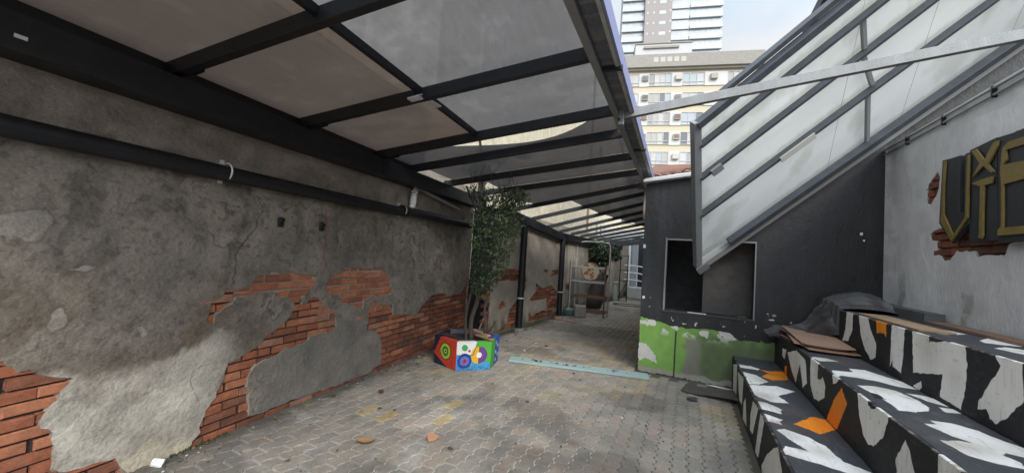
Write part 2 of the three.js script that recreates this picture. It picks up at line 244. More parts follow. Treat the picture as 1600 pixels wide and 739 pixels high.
// lay bricks in running bond behind every hole; place(x, y) -> local point, only where a hole shows them
function layBricks(parent, holes, x0, x1, y0, y1, depth, axis, tone, seed, len = 0.238, course = 0.068) {
  const r = rng(seed); let n = 0;
  for (let j = 0; y0 + j * course < y1; j++) for (let i = 0; x0 + i * len < x1 + len; i++) {
    const header = (j % 5 === 3) ? 0 : 0, y = y0 + (j + 0.5) * course, x = x0 + (i + (j % 2 ? 0.5 : 0) + header + (r() - 0.5) * 0.08) * len;
    let seen = 0; for (let a = -2; a <= 2; a++) for (let b = -1; b <= 1; b++) for (const H of holes) if (inside(H.p, x + a * 0.055, y + b * 0.026)) seen++;
    const v = Math.floor(r() * 6), t = tone(x, y, r), half = r() < 0.08; if (!seen) continue;
    for (const s of half ? [-1, 1] : [0]) {
      const o = new THREE.Mesh((half ? brickHalf : brickVariants)[v], t); o.name = 'brick'; o.castShadow = o.receiveShadow = true;
      const X = x + s * 0.06, Y = y + (r() - 0.5) * 0.006, D = depth - 0.025 + (r() - 0.5) * 0.013;
      if (axis === 'x') { o.position.set(D, Y, -X); o.rotation.set(0, Math.PI / 2, 0); } else { o.position.set(X, Y, D); }
      o.rotation.z += (r() - 0.5) * 0.02; parent.add(o); n++;
    }
  }
  return n;
}
// a coat of plaster with holes broken through it, in the plane (x, y), front face at z = 0
function plasterCoat(outer, holes, thick, amp, seed) {
  const s = shapeOf(outer); holes.forEach((H, i) => s.holes.push(shapeOf(ragged(H.p, amp, 0.03, seed + i * 13), THREE.Path)));
  const g = new THREE.ExtrudeGeometry(s, { depth: thick, bevelEnabled: false }); g.translate(0, 0, -thick); return clean(g);
}

// ---------------------------------------------------------------- near left wall
const WX = -2.93;
const polyDist = (P, x, y) => { let m = 9; for (let i = 0; i < P.length; i++) { const [a, b] = P[i], [c, d] = P[(i + 1) % P.length], l = (c - a) ** 2 + (d - b) ** 2 || 1e-9, t = Math.min(1, Math.max(0, ((x - a) * (c - a) + (y - b) * (d - b)) / l)); m = Math.min(m, Math.hypot(x - a - t * (c - a), y - b - t * (d - b))); } return m; };
function plasterColour(s, y) { // s metres along the wall, y height
  const s0 = s, y0 = y; s += 0.22 * (fbm(s0 * 3, y0 * 3, 4, 71) - 0.5) + 0.06 * (fbm(s0 * 14, y0 * 14, 3, 73) - 0.5); y += 0.22 * (fbm(s0 * 3 + 9, y0 * 3, 4, 72) - 0.5) + 0.06 * (fbm(s0 * 14 + 7, y0 * 14, 3, 74) - 0.5);
  const n = fbm(s * 0.9 + 3, y * 1.1, 5, 21), f = fbm(s * 7, y * 8, 4, 22), g = vn(s0 * 160, y0 * 160, 23), m = fbm(s * 3.3 + 40, y * 3.1, 5, 24);
  const w1 = fbm(s * 2.1 + 20, y * 2.4, 5, 26);
  let c = mix3([0.275, 0.238, 0.195], [0.375, 0.335, 0.285], sstep(0.36, 0.64, n));
  c = mix3(c, [0.185, 0.162, 0.138], 0.55 * sstep(0.48, 0.58, m) * sstep(0.2, 0.7, f));        // thin darker skin
  c = mix3(c, [0.47, 0.42, 0.355], 0.45 * sstep(0.585, 0.603, w1)); const w2 = fbm(s * 6.3 + 70, y * 5.5, 5, 75); c = mix3(c, [0.47, 0.42, 0.355], 0.4 * sstep(0.595, 0.612, w2)); c = mix3(c, [0.12, 0.105, 0.09], 0.45 * sstep(0.012, 0.0, Math.abs(w2 - 0.592)) * sstep(0.45, 0.6, f)); c = mix3(c, [0.185, 0.16, 0.132], 0.3 * sstep(0.40, 0.385, w2)); const w3 = fbm(s0 * 22, y0 * 26, 4, 76); c = mix3(c, [0.45, 0.41, 0.35], 0.35 * sstep(0.62, 0.66, w3)); c = mix3(c, [0.11, 0.098, 0.085], 0.4 * sstep(0.38, 0.3, w3));                            // skin flaked down to pale render
  c = mix3(c, [0.115, 0.105, 0.096], 0.8 * sstep(0.018, 0.0, Math.abs(w1 - 0.595)) * sstep(0.3, 0.6, f)); // its broken rim
  c = mix3(c, [0.24, 0.165, 0.105], 0.55 * sstep(0.55, 0.72, fbm(s * 4 + 9, y * 5, 4, 28)) * sstep(1.25, 0.9, y) * sstep(0.4, 0.7, y) * sstep(2.6, 1.6, s)); // rusty blotches
  const st = fbm(s * 9, y * 0.8, 4, 29); c = mix3(c, [0.30, 0.29, 0.275], 0.5 * sstep(0.56, 0.72, st) * sstep(1.0, 1.3, y) * sstep(1.9, 1.7, y) * sstep(1.6, 2.4, s)); // run marks
  c = mix3(c, [0.13, 0.12, 0.113], 0.5 * sstep(0.55, 0.75, fbm(s * 6 + 50, y * 1.2, 4, 30)) * sstep(0.95, 1.5, y) * sstep(1.95, 1.7, y));
  const top = sstep(1.86, 1.93, y + (f - 0.5) * 0.12); c = mix3(c, mix3([0.40, 0.34, 0.285], [0.52, 0.455, 0.395], f), top * 0.9);   // smoother render above the pipe
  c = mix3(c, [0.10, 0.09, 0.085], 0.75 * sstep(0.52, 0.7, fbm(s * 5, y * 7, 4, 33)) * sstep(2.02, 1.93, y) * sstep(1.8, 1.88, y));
  c = mix3(c, [0.215, 0.168, 0.125], 0.6 * sstep(0.42, 0.6, fbm(s * 2.6 + 60, y * 3.4, 5, 37)) * sstep(1.3, 1.12, y + (f - 0.5) * 0.1) * sstep(0.5, 0.62, y) * sstep(2.5, 1.9, s));
  const low = sstep(0.05, -0.03, (y - 0.62) + (fbm(s * 3, y * 3, 4, 35) - 0.5) * 0.4) * sstep(1.0, 1.12, s) * sstep(2.35, 1.9, s + y * 0.2 + (f - 0.5) * 0.2); // pale damp-proof render low down
  c = mix3(c, mix3([0.58, 0.545, 0.47], [0.82, 0.78, 0.69], f), low * (0.45 + 0.55 * sstep(0.35, 0.6, m)));
  c = mix3(c, [0.85, 0.76, 0.58], 0.8 * sstep(0.16, 0.08, y + (f - 0.5) * 0.16) * sstep(1.05, 1.2, s) * sstep(2.1, 1.8, s));
  for (const [bs, by, ra, rb] of [[1.12, 1.07, 0.05, 0.10], [1.2, 1.28, 0.12, 0.03], [1.52, 0.88, 0.025, 0.025], [0.9, 1.5, 0.1, 0.08]].slice(0, 5)) {
    const d = Math.hypot((s - bs) / ra, (y - by) / rb) + (f - 0.5) * 1.6 + (n - 0.5) * 1.5; c = mix3(c, [0.62, 0.575, 0.51], 0.6 * sstep(1.1, 0.85, d)); c = mix3(c, [0.11, 0.10, 0.09], 0.35 * sstep(0.12, 0.0, Math.abs(d - 1.1)));
  }
  const isl = sstep(0.86, 0.7, y + (f - 0.5) * 0.1) * sstep(2.25, 2.4, s) * sstep(4.2, 3.9, s); c = mix3(c, mix3([0.27, 0.255, 0.23], [0.40, 0.375, 0.34], m), isl * 0.8);
  c = mix3(c, [0.30, 0.13, 0.045], 0.6 * sstep(0.035, 0.0, Math.abs(s - 2.83 - (vn(0, y * 9, 3) - 0.5) * 0.03)) * sstep(1.2, 1.35, y) * sstep(1.85, 1.7, y));
  c = mix3(c, [0.08, 0.075, 0.07], 0.8 * sstep(0.012, 0.0, Math.abs(s - 2.02 - (y - 1.0) * 0.16 - (fbm(3, y * 5, 4, 40) - 0.5) * 0.16)) * sstep(1.1, 1.15, y) * sstep(1.86, 1.8, y)); // crack
  const k = 1.0 + 0.7 * (f - 0.5) + 0.36 * (g - 0.5); return [c[0] * k, c[1] * k, c[2] * k];
}
const plasterMap = tex(2048, 864, (x, y) => plasterColour(x * 6.4, y * 2.7), true, THREE.MirroredRepeatWrapping); plasterMap.repeat.set(1 / 6.4, 1 / 2.7);
const plasterBump = tex(2048, 864, (x, y) => { const s = x * 6.4, h = y * 2.7; const w1 = fbm(s * 2.1 + 20, h * 2.4, 5, 26); return 0.45 * fbm(s * 5, h * 5, 6, 51) + 0.25 * fbm(s * 40, h * 40, 3, 52) + 0.14 - 0.14 * sstep(0.59, 0.62, w1) + 0.15 * fbm(s * 1.5, h * 1.5, 3, 53); }, false, THREE.MirroredRepeatWrapping); plasterBump.repeat.set(1 / 6.4, 1 / 2.7);
const plasterMat = std([0.53, 0.515, 0.495], 0.93, { map: plasterMap, bumpMap: plasterBump, bumpScale: 0.022 });
const mortar = std([0.055, 0.045, 0.038], 0.97, { bumpMap: rep(grain, 4), bumpScale: 0.006 });
const mortarPale = std([0.33, 0.27, 0.22], 0.97, { bumpMap: rep(grain, 4), bumpScale: 0.006 });
{
  const w = thing('plaster_wall', 'long grey plastered wall with broken patches showing red bricks, left of the yard', 'wall', [0, 0, 0]);
  const g = plasterCoat([[-4, -0.1], [6.13, -0.1], [6.13, 2.62], [-4, 2.62]], NEAR_HOLES, 0.03, 0.011, 5);
  // shape plane (s, y, depth) -> world: x = WX + depth, z = -s
  const T = new THREE.Matrix4().set(0, 0, 1, WX, 0, 1, 0, 0, -1, 0, 0, 0, 0, 0, 0, 1); g.applyMatrix4(T);
  part('plaster', g, plasterMat, w);
  part('wall_core', uvm(bx(WX - 0.30, WX - 0.028, -0.2, 2.62, -6.13, 4)), mortar, w);
  part('mortar_bed', uvm(bx(WX - 0.027, WX - 0.0152, 0.72, 1.26, -4.0, -2.85)), mortarPale, w); part('mortar_bed', uvm(bx(WX - 0.027, WX - 0.0155, 0.97, 1.27, -2.80, -2.03)), mortarPale, w);
  NEAR_HOLES.forEach((H, i) => { const P = ragged(H.p, 0.011, 0.03, 5 + i * 13), a = P.reduce((q, p, k) => q + p[0] * P[(k + 1) % P.length][1] - P[(k + 1) % P.length][0] * p[1], 0) > 0 ? 1 : -1, pos = [], n = P.length, pt = (k) => { const p = P[(k + n) % n], b = P[(k + n - 1) % n], c = P[(k + 1) % n], dx = c[0] - b[0], dy = c[1] - b[1], L = Math.hypot(dx, dy) || 1, wd = 0.002 + 0.022 * sstep(0.42, 0.75, fbm(p[0] * 7, p[1] * 7, 4, 66 + i)); return [p[0] - a * dy / L * wd, p[1] + a * dx / L * wd]; };
    for (let k = 0; k < n; k++) { const p = P[k], q = P[(k + 1) % n]; if (p[1] < 0.02 && q[1] < 0.02) continue; const s = pt(k), t = pt(k + 1), d0 = WX - 0.001, d1 = WX - 0.016 - 0.006 * vn(p[0] * 60, p[1] * 60, 4); for (const [v, d] of [[p, d0], [q, d0], [t, d1], [p, d0], [t, d1], [s, d1]]) pos.push(d, v[1], -v[0]); }
    const g2 = new THREE.BufferGeometry(); g2.setAttribute('position', new THREE.Float32BufferAttribute(pos, 3)); g2.computeVertexNormals(); part('broken_rim', uvm(g2), new THREE.MeshStandardMaterial({ color: lin(0.36, 0.31, 0.25), roughness: 0.97, side: THREE.DoubleSide, map: speck, bumpMap: rep(grain, 4), bumpScale: 0.006 }), w); });
  layBricks(w, NEAR_HOLES, 0.12, 6.1, -0.03, 1.35, WX - 0.008, 'x', (s, y, r) => {
    const dark = sstep(3.6, 4.4, s) * 0.8 + (y < 0.1 ? 0.5 : 0); if (y > 0.95 && r() < 0.75) return brickTones[Math.floor(r() * 3)]; return r() < dark ? brickDark[Math.floor(r() * 4)] : brickTones[Math.floor(r() * (s < 1.3 ? 4 : 5))]; }, 77);
}

// ---------------------------------------------------------------- far left wall (stands forward of the near one and turns slightly right)
const FA = V3(-2.5, 0, -6.15), FD = V3(0.16648, 0, -0.98605), FN = V3(0.98605, 0, 0.16648);
const farAngle = Math.atan2(FD.x, -FD.z);
const farTex = tex(1024, 384, (x, y) => { const s = x * 6, h = y * 2.25, n = fbm(s * 1.2, h * 1.2, 5, 61), f = fbm(s * 8, h * 8, 4, 62); let c = mix3([0.27, 0.235, 0.185], [0.40, 0.36, 0.29], sstep(0.3, 0.7, n)); c = mix3(c, [0.2, 0.18, 0.15], 0.6 * sstep(0.55, 0.7, fbm(s * 6, h * 0.9, 4, 64))); c = mix3(c, [0.07, 0.08, 0.04], 0.85 * sstep(0.3, 0.05, h + (f - 0.5) * 0.3)); const k = 0.8 + 0.5 * (f - 0.5) + 0.2; return [c[0] * k, c[1] * k, c[2] * k]; });
farTex.repeat.set(1 / 6, 1 / 2.25);
const farPlaster = std([1, 1, 1], 0.93, { map: farTex, bumpMap: rep(grain, 1.3), bumpScale: 0.01 });
{
  const w = thing('plaster_wall', 'tan plastered wall with small brick patches beyond the tree planter', 'wall', [FA.x, 0, FA.z], -farAngle + Math.PI / 2);
  // local x runs along the wall, local z faces the yard
  const L = 13; const g = plasterCoat([[0, -0.1], [L, -0.1], [L, 2.3], [0, 2.3]], FAR_HOLES, 0.028, 0.01, 90); part('plaster', g, farPlaster, w);
  part('wall_core', uvm(bx(0, L, -0.2, 2.3, -0.4, -0.027)), mortar, w);
  layBricks(w, FAR_HOLES, -0.1, 4.2, 0.0, 1.3, -0.008, 'z', (s, y, r) => (r() < 0.55 ? brickTones[Math.floor(r() * 5)] : brickDark[Math.floor(r() * 4)]), 78);
}

// ---------------------------------------------------------------- ground and pavers
const wallX = (z) => (z > -6.15 ? WX : -2.5 + (-6.15 - z) * 0.1688);
const floorTex = tex(2048, 2048, (a, b) => { // 12 m x 20 m
  const x = a * 12 - 5, z = b * 20 - 17, n = fbm(x * 0.8, z * 0.8, 5, 101), f = fbm(x * 7, z * 7, 4, 102), g = vn(x * 90, z * 90, 103);
  let c = mix3([0.262, 0.240, 0.208], [0.320, 0.294, 0.256], sstep(0.3, 0.7, n));
  c = mix3(c, [0.42, 0.41, 0.385], 0.5 * sstep(0.58, 0.72, fbm(x * 4.6 + 5, z * 3.2, 5, 104)) * sstep(-0.6, -1.4, x) * sstep(-4.4, -3.4, z)); // lime bloom
  c = mix3(c, [0.40, 0.33, 0.15], 0.35 * sstep(0.57, 0.7, fbm(x * 2.2 + 30, z * 2.2, 4, 105)) * sstep(-3.4, -4.2, z));                       // yellow paint wear
  c = mix3(c, [0.045, 0.045, 0.048], 0.9 * sstep(1.1, 0.5, Math.hypot((x + 1.86) / 0.30, (z + 1.72) / 0.16) + (f - 0.5) * 1.4));               // soot spot
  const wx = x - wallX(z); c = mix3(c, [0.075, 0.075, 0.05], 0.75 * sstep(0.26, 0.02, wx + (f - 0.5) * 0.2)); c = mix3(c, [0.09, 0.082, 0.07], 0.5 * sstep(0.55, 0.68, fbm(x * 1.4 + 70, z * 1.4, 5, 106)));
  const k = 0.8 + 0.4 * (f - 0.5) + 0.3 * (g - 0.5) + 0.1; return [c[0] * k, c[1] * k, c[2] * k];
}, true, THREE.ClampToEdgeWrapping);
const paverBump = tex(512, 512, (x, y) => 0.5 * fbm(x * 40, y * 40, 3, 111) + 0.5 * fbm(x * 10, y * 10, 3, 112), false); paverBump.repeat.set(14, 24);
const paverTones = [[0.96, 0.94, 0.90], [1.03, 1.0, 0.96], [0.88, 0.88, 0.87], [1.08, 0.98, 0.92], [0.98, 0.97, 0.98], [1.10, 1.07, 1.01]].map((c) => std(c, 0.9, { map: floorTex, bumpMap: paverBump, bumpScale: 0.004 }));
const paverYellow = std([1.4, 1.17, 0.72].map((q) => q * 0.95), 0.9, { map: floorTex, bumpMap: rep(grain, 4), bumpScale: 0.003 });
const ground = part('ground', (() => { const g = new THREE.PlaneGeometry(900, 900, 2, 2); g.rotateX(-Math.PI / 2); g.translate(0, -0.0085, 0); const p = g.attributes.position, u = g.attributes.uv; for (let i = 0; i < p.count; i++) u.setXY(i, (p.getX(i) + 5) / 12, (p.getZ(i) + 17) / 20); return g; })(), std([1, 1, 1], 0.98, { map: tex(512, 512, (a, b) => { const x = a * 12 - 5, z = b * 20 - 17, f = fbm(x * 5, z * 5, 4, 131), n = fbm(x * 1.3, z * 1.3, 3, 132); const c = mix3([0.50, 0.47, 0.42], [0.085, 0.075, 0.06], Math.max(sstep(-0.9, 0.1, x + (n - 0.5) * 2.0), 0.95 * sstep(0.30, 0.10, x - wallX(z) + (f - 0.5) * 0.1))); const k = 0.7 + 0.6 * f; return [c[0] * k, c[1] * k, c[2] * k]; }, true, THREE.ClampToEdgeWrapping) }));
tag(ground, 'grey yard ground laid with interlocking wavy concrete pavers', null, null, 'structure');
{
  const PL = 0.22, PW = 0.112, gap = 0.006;
  const off = (t) => { t = ((t % 0.11) + 0.11) % 0.11 / 0.11; return 0.009 * (t < 0.32 ? 1 : t < 0.5 ? 1 - (t - 0.32) / 0.09 : t < 0.82 ? -1 : -1 + (t - 0.82) / 0.09); };
  const ts = [0, 0.16, 0.25, 0.41, 0.5, 0.66, 0.75, 0.91, 1];
  const ring = (ins) => { const a = []; for (const t of ts) a.push([-PW / 2 + ins + off(t * PL), Math.min(PL - ins, Math.max(ins, t * PL))]); for (const t of [...ts].reverse()) a.push([PW / 2 - ins + off(t * PL), Math.min(PL - ins, Math.max(ins, t * PL))]); return a; };
  const r0 = ring(gap / 2), r1 = ring(gap / 2 + 0.006), N = r0.length;
  const idx = []; for (let i = 0; i < N; i++) { const j = (i + 1) % N; idx.push(i, j, N + i, j, N + j, N + i); }
  const h = ts.length; for (let i = 0; i < h - 1; i++) { const a = N + i, b = N + i + 1, c = N + (N - 1 - i), d = N + (N - 2 - i); idx.push(a, b, c, b, d, c); }
  function paver(v0, u0, r) {
    const P = [], U = [], tilt = (r() - 0.5) * 0.012, tilt2 = (r() - 0.5) * 0.01, lift = (r() - 0.5) * 0.003;
    for (const [R, y] of [[r0, -0.0075], [r1, 0]]) for (const [a, b] of R) { const v = v0 + a, u = u0 + b, p = fromK(v, 0, u); P.push(p.x, y + (y === 0 ? lift + a * tilt + (b - 0.11) * tilt2 : 0), p.z); U.push((p.x + 5) / 12, (p.z + 17) / 20); }
    const g = new THREE.BufferGeometry(); g.setAttribute('position', new THREE.Float32BufferAttribute(P, 3)); g.setAttribute('uv', new THREE.Float32BufferAttribute(U, 2)); g.setIndex(idx); const n = g.toNonIndexed(); n.computeVertexNormals();
    if (n.attributes.normal.getY(40) < 0) { /* winding */ for (let i = 0; i < n.attributes.normal.array.length; i++) n.attributes.normal.array[i] *= -1; }
    return n;
  }
  const inFrame = (p) => { const q = p.clone().project(camera); return q.z < 1 && Math.abs(q.x) < 1.02 && Math.abs(q.y) < 1.04; };
  camera.updateMatrixWorld(); camera.updateProjectionMatrix();
  const all = [], R = rng(4242);
  for (let i = -36; i < 11; i++) for (let j = -48; j < 28; j++) {
    const v = i * PW + 0.02, u = j * PL + (i & 1 ? 0.11 : 0), p = fromK(v, 0, u + 0.11);
    const lim = u > 0 ? 1.14 : -0.02; if (v + 0.05 > lim || p.x < wallX(p.z) + 0.03 || p.z > 0.4 || p.z < -15.6) continue;
    all.push({ v, u, p, d: p.distanceTo(camera.position), f: inFrame(p) });
  }
  all.sort((a, b) => (b.f - a.f) || a.d - b.d);
  const yellow = [[-1.62, -2.98], [-1.72, -3.4], [-2.27, -2.95], [-2.0, -2.86]].map(([x, z]) => all.reduce((b, q) => { const d = Math.hypot(q.p.x - x, q.p.z - z); return d < b[0] ? [d, q] : b; }, [9, null])[1]);
  const bins = {};
  all.forEach((q, k) => {
    const g = paver(q.v, q.u, R), t = Math.floor(R() * R() * 3.5 + R() * 2.8) % 6, m = yellow.includes(q) ? paverYellow : paverTones[t];
    if (k < 299) part('paver', g, m, ground); else (bins[m === paverYellow ? 'y' : t] ??= []).push(g);
  });
  for (const k in bins) { const o = part('paver_field', bins[k], k === 'y' ? paverYellow : paverTones[k], ground); o.userData.kind = 'stuff'; }
}

// ---------------------------------------------------------------- canopy on the left
const SL = Math.tan(7.7 * Math.PI / 180);
const roofY = (x) => 2.45 + (x + 2.93) * SL;              // underside of rafters
const edgeX = (z) => (z > -1.7 ? -0.42 - (z + 1.7) * -0.0 : -0.42 + (-1.7 - z) * 0.079);
const sheetTex = tex(512, 512, (x, y) => { const n = fbm(x * 3, y * 6, 5, 121), f = fbm(x * 60, y * 4, 3, 122), g = fbm(x * 9, y * 9, 4, 123), k = 0.70 + 0.5 * n * 0.6 + 0.12 * (f - 0.5) + 0.12 * sstep(0.6, 0.75, g); return [k, k * 0.97, k * 0.95]; });
const sheetSkyTint = new THREE.MeshPhysicalMaterial({ color: lin(0.195, 0.203, 0.228), roughness: 0.55, transmission: 0.8, thickness: 0, side: THREE.DoubleSide, map: sheetTex, bumpMap: rep(grain, 2), bumpScale: 0.0008 });  // lighter copy of the brown sheet, bluish sky light put into its tint
const sheetBrown = new THREE.MeshPhysicalMaterial({ color: lin(0.150, 0.122, 0.105), roughness: 0.72, transmission: 0.5, thickness: 0, side: THREE.DoubleSide, map: sheetTex, bumpMap: rep(grain, 2), bumpScale: 0.0008 });
const sheetDark = new THREE.MeshPhysicalMaterial({ color: lin(0.135, 0.135, 0.15), roughness: 0.5, transmission: 0.6, thickness: 0, side: THREE.DoubleSide, map: sheetTex, bumpMap: rep(grain, 2), bumpScale: 0.0008 });
{
  const w = thing('canopy', 'dark steel lean-to canopy with brown roof sheets over the left of the yard', 'canopy', [0, 0, 0]);
  const RZ = [0.45, -0.5, -1.44, -2.4, -3.4, -4.05, -5.0, -5.95];
  const up = V3(-SL, 1, 0).normalize();
  const at = (x, z, dy = 0) => V3(x, roofY(x) + dy, z);
  for (const z of RZ) part('rafter', bar(at(WX + 0.02, z, 0.045), at(edgeX(z) - 0.03, z, 0.045), 0.055, 0.09, up, 0.004), blackMetal, w);
  // sheets, one to a bay; the one beyond the fourth rafter in view has slipped
  const sheet = (x0, x1, z0, z1, y = 0.098, sag = 0) => { const g = new THREE.PlaneGeometry(x1 - x0, z0 - z1, 10, 8); g.rotateX(-Math.PI / 2); g.translate((x0 + x1) / 2, 0, (z0 + z1) / 2); const p = g.attributes.position; for (let i = 0; i < p.count; i++) { const x = p.getX(i), z = p.getZ(i), k = Math.sin(Math.PI * (x - x0) / (x1 - x0)) * Math.sin(Math.PI * (z - z1) / (z0 - z1)); p.setY(i, p.getY(i) + roofY(x) + y - sag * k); } g.computeVertexNormals(); return uvm(g, 0.7); };
  for (let i = 0; i < 4; i++) { const a = RZ[i], b = RZ[i + 1]; part('roof_sheet', sheet(WX, -1.66, a - 0.002, b + 0.002, 0.098, 0.012), sheetBrown, w); part('roof_sheet', sheet(-1.655, edgeX(b) - 0.02, a - 0.002, b + 0.002, 0.098, 0.008), sheetSkyTint, w); }
  { // slipped sheet: its near edge has pulled away in a bow from the rafter
    const n = 24, P = [], I = []; const z1 = -4.05;
    for (let i = 0; i <= n; i++) { const t = i / n, x = mix(WX, -0.30, t), bow = x > -2.86 && x < -0.42 ? Math.pow(Math.sin(Math.PI * Math.pow((x + 2.86) / 2.44, 1.9)), 0.85) * 0.40 + 0.03 : 0; for (const [z, y] of [[-3.42 - bow, 0.098 - bow * 0.1], [z1, 0.098]]) P.push(x, roofY(x) + y, z); }
    for (let i = 0; i < n; i++) { const a = 2 * i; I.push(a, a + 2, a + 1, a + 1, a + 2, a + 3); }
    const g = new THREE.BufferGeometry(); g.setAttribute('position', new THREE.Float32BufferAttribute(P, 3)); g.setIndex(I); g.computeVertexNormals(); part('roof_sheet', uvm(g, 0.7), sheetDark, w);
  }
  for (let i = 5; i < 7; i++) part('roof_sheet', sheet(i === 5 ? WX + 0.13 : -2.4, edgeX(RZ[i + 1]) - 0.02, RZ[i] - 0.002, RZ[i + 1] + 0.002, 0.098, 0.008), sheetDark, w);
  // middle purlin along the yard, eaves beam on the wall and edge gutter
  for (let i = 0; i < 4; i++) part('purlin', bar(at(-1.66, RZ[i] - 0.028, 0.068), at(-1.66, RZ[i + 1] + 0.028, 0.068), 0.035, 0.05, V3(0, 1, 0)), blackMetal, w);
  part('wall_beam', [bx(WX + 0.003, WX + 0.20, 2.27, 2.45, -6.0, 0.5, 0.006)], blackMetal, w);
  part('wall_plate', bx(WX + 0.01, WX + 0.05, 2.451, 2.6, -4.1, 0.5), blackMetal, w);
  const e0 = at(edgeX(0.5), 0.5), eM = at(edgeX(-1.7), -1.7), e1 = V3(0.0, 2.83, -7.0), e2 = V3(0.96, 2.34, -15.6);
  const sh = (p, dx, dy) => V3(p.x + dx, p.y + dy, p.z);
  part('edge_tube', [bar(sh(e0, 0, 0.04), sh(eM, 0, 0.04), 0.05, 0.09), bar(sh(eM, 0, 0.04), sh(e1, 0, 0.03), 0.05, 0.09), bar(sh(e1, 0, 0.03), sh(e2, 0, 0.03), 0.05, 0.08)], greyMetal, w);
  part('gutter', [bar(sh(e0, 0.075, 0.07), sh(eM, 0.075, 0.07), 0.09, 0.09), bar(sh(eM, 0.075, 0.07), sh(e1, 0.06, 0.07), 0.09, 0.09)], std([0.42, 0.43, 0.46], 0.5, { metalness: 0.2, map: wornTex }), w);
  part('gutter_lip', [bar(sh(e0, 0.134, 0.06), sh(eM, 0.134, 0.06), 0.024, 0.10), bar(sh(eM, 0.134, 0.06), sh(e1, 0.118, 0.06), 0.024, 0.10)], std([0.52, 0.50, 0.47], 0.5, { map: speck }), w); part('edge_film', [bar(sh(e0, 0.156, 0.07), sh(eM, 0.156, 0.07), 0.014, 0.12), bar(sh(eM, 0.156, 0.07), sh(e1, 0.139, 0.07), 0.014, 0.12)], std([0.24, 0.26, 0.42], 0.5), w);
  for (const z of [-2.55, -3.46, -4.6]) part('gutter_clip', bx(edgeX(z) + 0.03, edgeX(z) + 0.165, roofY(edgeX(z)) - 0.01, roofY(edgeX(z)) + 0.022, z - 0.015, z + 0.015), darkMetal, w);
  const br = part('bracket', [bar(at(-1.72, -2.34, -0.004), at(-1.62, -2.34, -0.004), 0.06, 0.012, up), bar(at(-1.655, -2.36, 0.03), at(-1.635, -2.62, 0.035), 0.05, 0.008, up)], std([0.6, 0.6, 0.6], 0.4, { metalness: 0.3 }), w); br.userData.label = 'torn silver bracket';
  for (const z of [-0.5, -1.44, -2.4, -3.4]) { const c = part('cleat', bar(at(WX + 0.205, z - 0.034, 0.03), at(WX + 0.33, z - 0.034, 0.03), 0.008, 0.075, up), darkMetal, w); part('bolt', rod(at(WX + 0.25, z - 0.038, 0.03), at(WX + 0.25, z - 0.05, 0.03), 0.011, 6), steel, c); part('bolt', rod(at(WX + 0.30, z - 0.038, 0.03), at(WX + 0.30, z - 0.05, 0.03), 0.011, 6), steel, c); }
  part('label_tab', bx(WX + 0.201, WX + 0.204, 2.33, 2.347, -0.83, -0.79), whiteMat, w);
  // far half: rafters over the narrow passage, lower at the wall; sheets only along the free edge
  const L = (z) => V3(wallX(z) + 0.02, mix(2.30, 2.05, sstep(-6.2, -9, z)), z);
  const Rr = (z) => (z > -7 ? V3(edgeX(z), 2.80, z) : V3(mix(0, 0.96, (-7 - z) / 8.6), mix(2.83, 2.34, (-7 - z) / 8.6), z));
  const fz = []; for (let z = -6.75; z > -15.6; z -= 0.80) fz.push(z);
  for (const z of fz) { const a = L(z), b = Rr(z); part('rafter', bar(a.setY(a.y + 0.08), b.setX(b.x - 0.03).setY(b.y + 0.04), 0.05, 0.075, V3(0, 1, 0)), blackMetal, w); }
  const zz = [-5.95, ...fz];
  for (let i = 0; i + 1 < zz.length; i++) {
    const z0 = zz[i] - 0.003, z1 = zz[i + 1] + 0.003, P = [], tt = (z) => mix(0.40, 0.80, sstep(-6.0, -13, z)) - (i === 0 ? 0.25 : 0);
    for (const z of [z0, z1]) { const a = L(z), b = Rr(z); for (const t of [tt(z), 0.98]) P.push(mix(a.x, b.x, t), mix(a.y + 0.12, b.y + 0.09, t), z); }
    const g = new THREE.BufferGeometry(); g.setAttribute('position', new THREE.Float32BufferAttribute(P, 3)); g.setIndex([0, 2, 1, 1, 2, 3]); g.computeVertexNormals(); part('roof_sheet', uvm(g, 0.7), sheetDark, w);
  }
  part('far_wall_beam', [bar(L(-6.2).add(V3(0.05, -0.03, 0)), L(-9).add(V3(0.05, -0.03, 0)), 0.10, 0.16), bar(L(-9).add(V3(0.05, -0.03, 0)), L(-15.6).add(V3(0.05, -0.03, 0)), 0.10, 0.16)], darkMetal, w);
}
// posts in front of the far wall, with their white pipe straps
for (const [x, z, top, lb] of [[-2.26, -7.15, 2.1, 'black round steel post with white strap, nearer of two by the tan wall'], [-1.90, -9.25, 2.0, 'black round steel post with white strap, farther one beside the shelf rack']]) {
  const w = thing('post', lb, 'post', [x, 0, z], 0, 'black posts along the tan wall');
  part('shaft', new THREE.CylinderGeometry(0.062, 0.066, top, 16).translate(0, top / 2, 0), blackMetal, w);
  part('strap', new THREE.CylinderGeometry(0.07, 0.07, 0.022, 20, 1, true).translate(0, 0.64, 0), whiteMat, w);
  part('footing', new THREE.CylinderGeometry(0.09, 0.11, 0.05, 12).translate(0, 0.025, 0), std([0.2, 0.19, 0.17], 0.95), w);
}
{ const w = thing('post', 'square black post at the wall corner behind the painted planter', 'post', [-2.72, 0, -6.12]); part('shaft', bx(-0.19, 0.19, 0, 2.24, -0.06, 0.02, 0.006), blackMetal, w); part('base_plate', bx(-0.2, 0.2, 0, 0.02, 0.021, 0.08), darkMetal, w); }
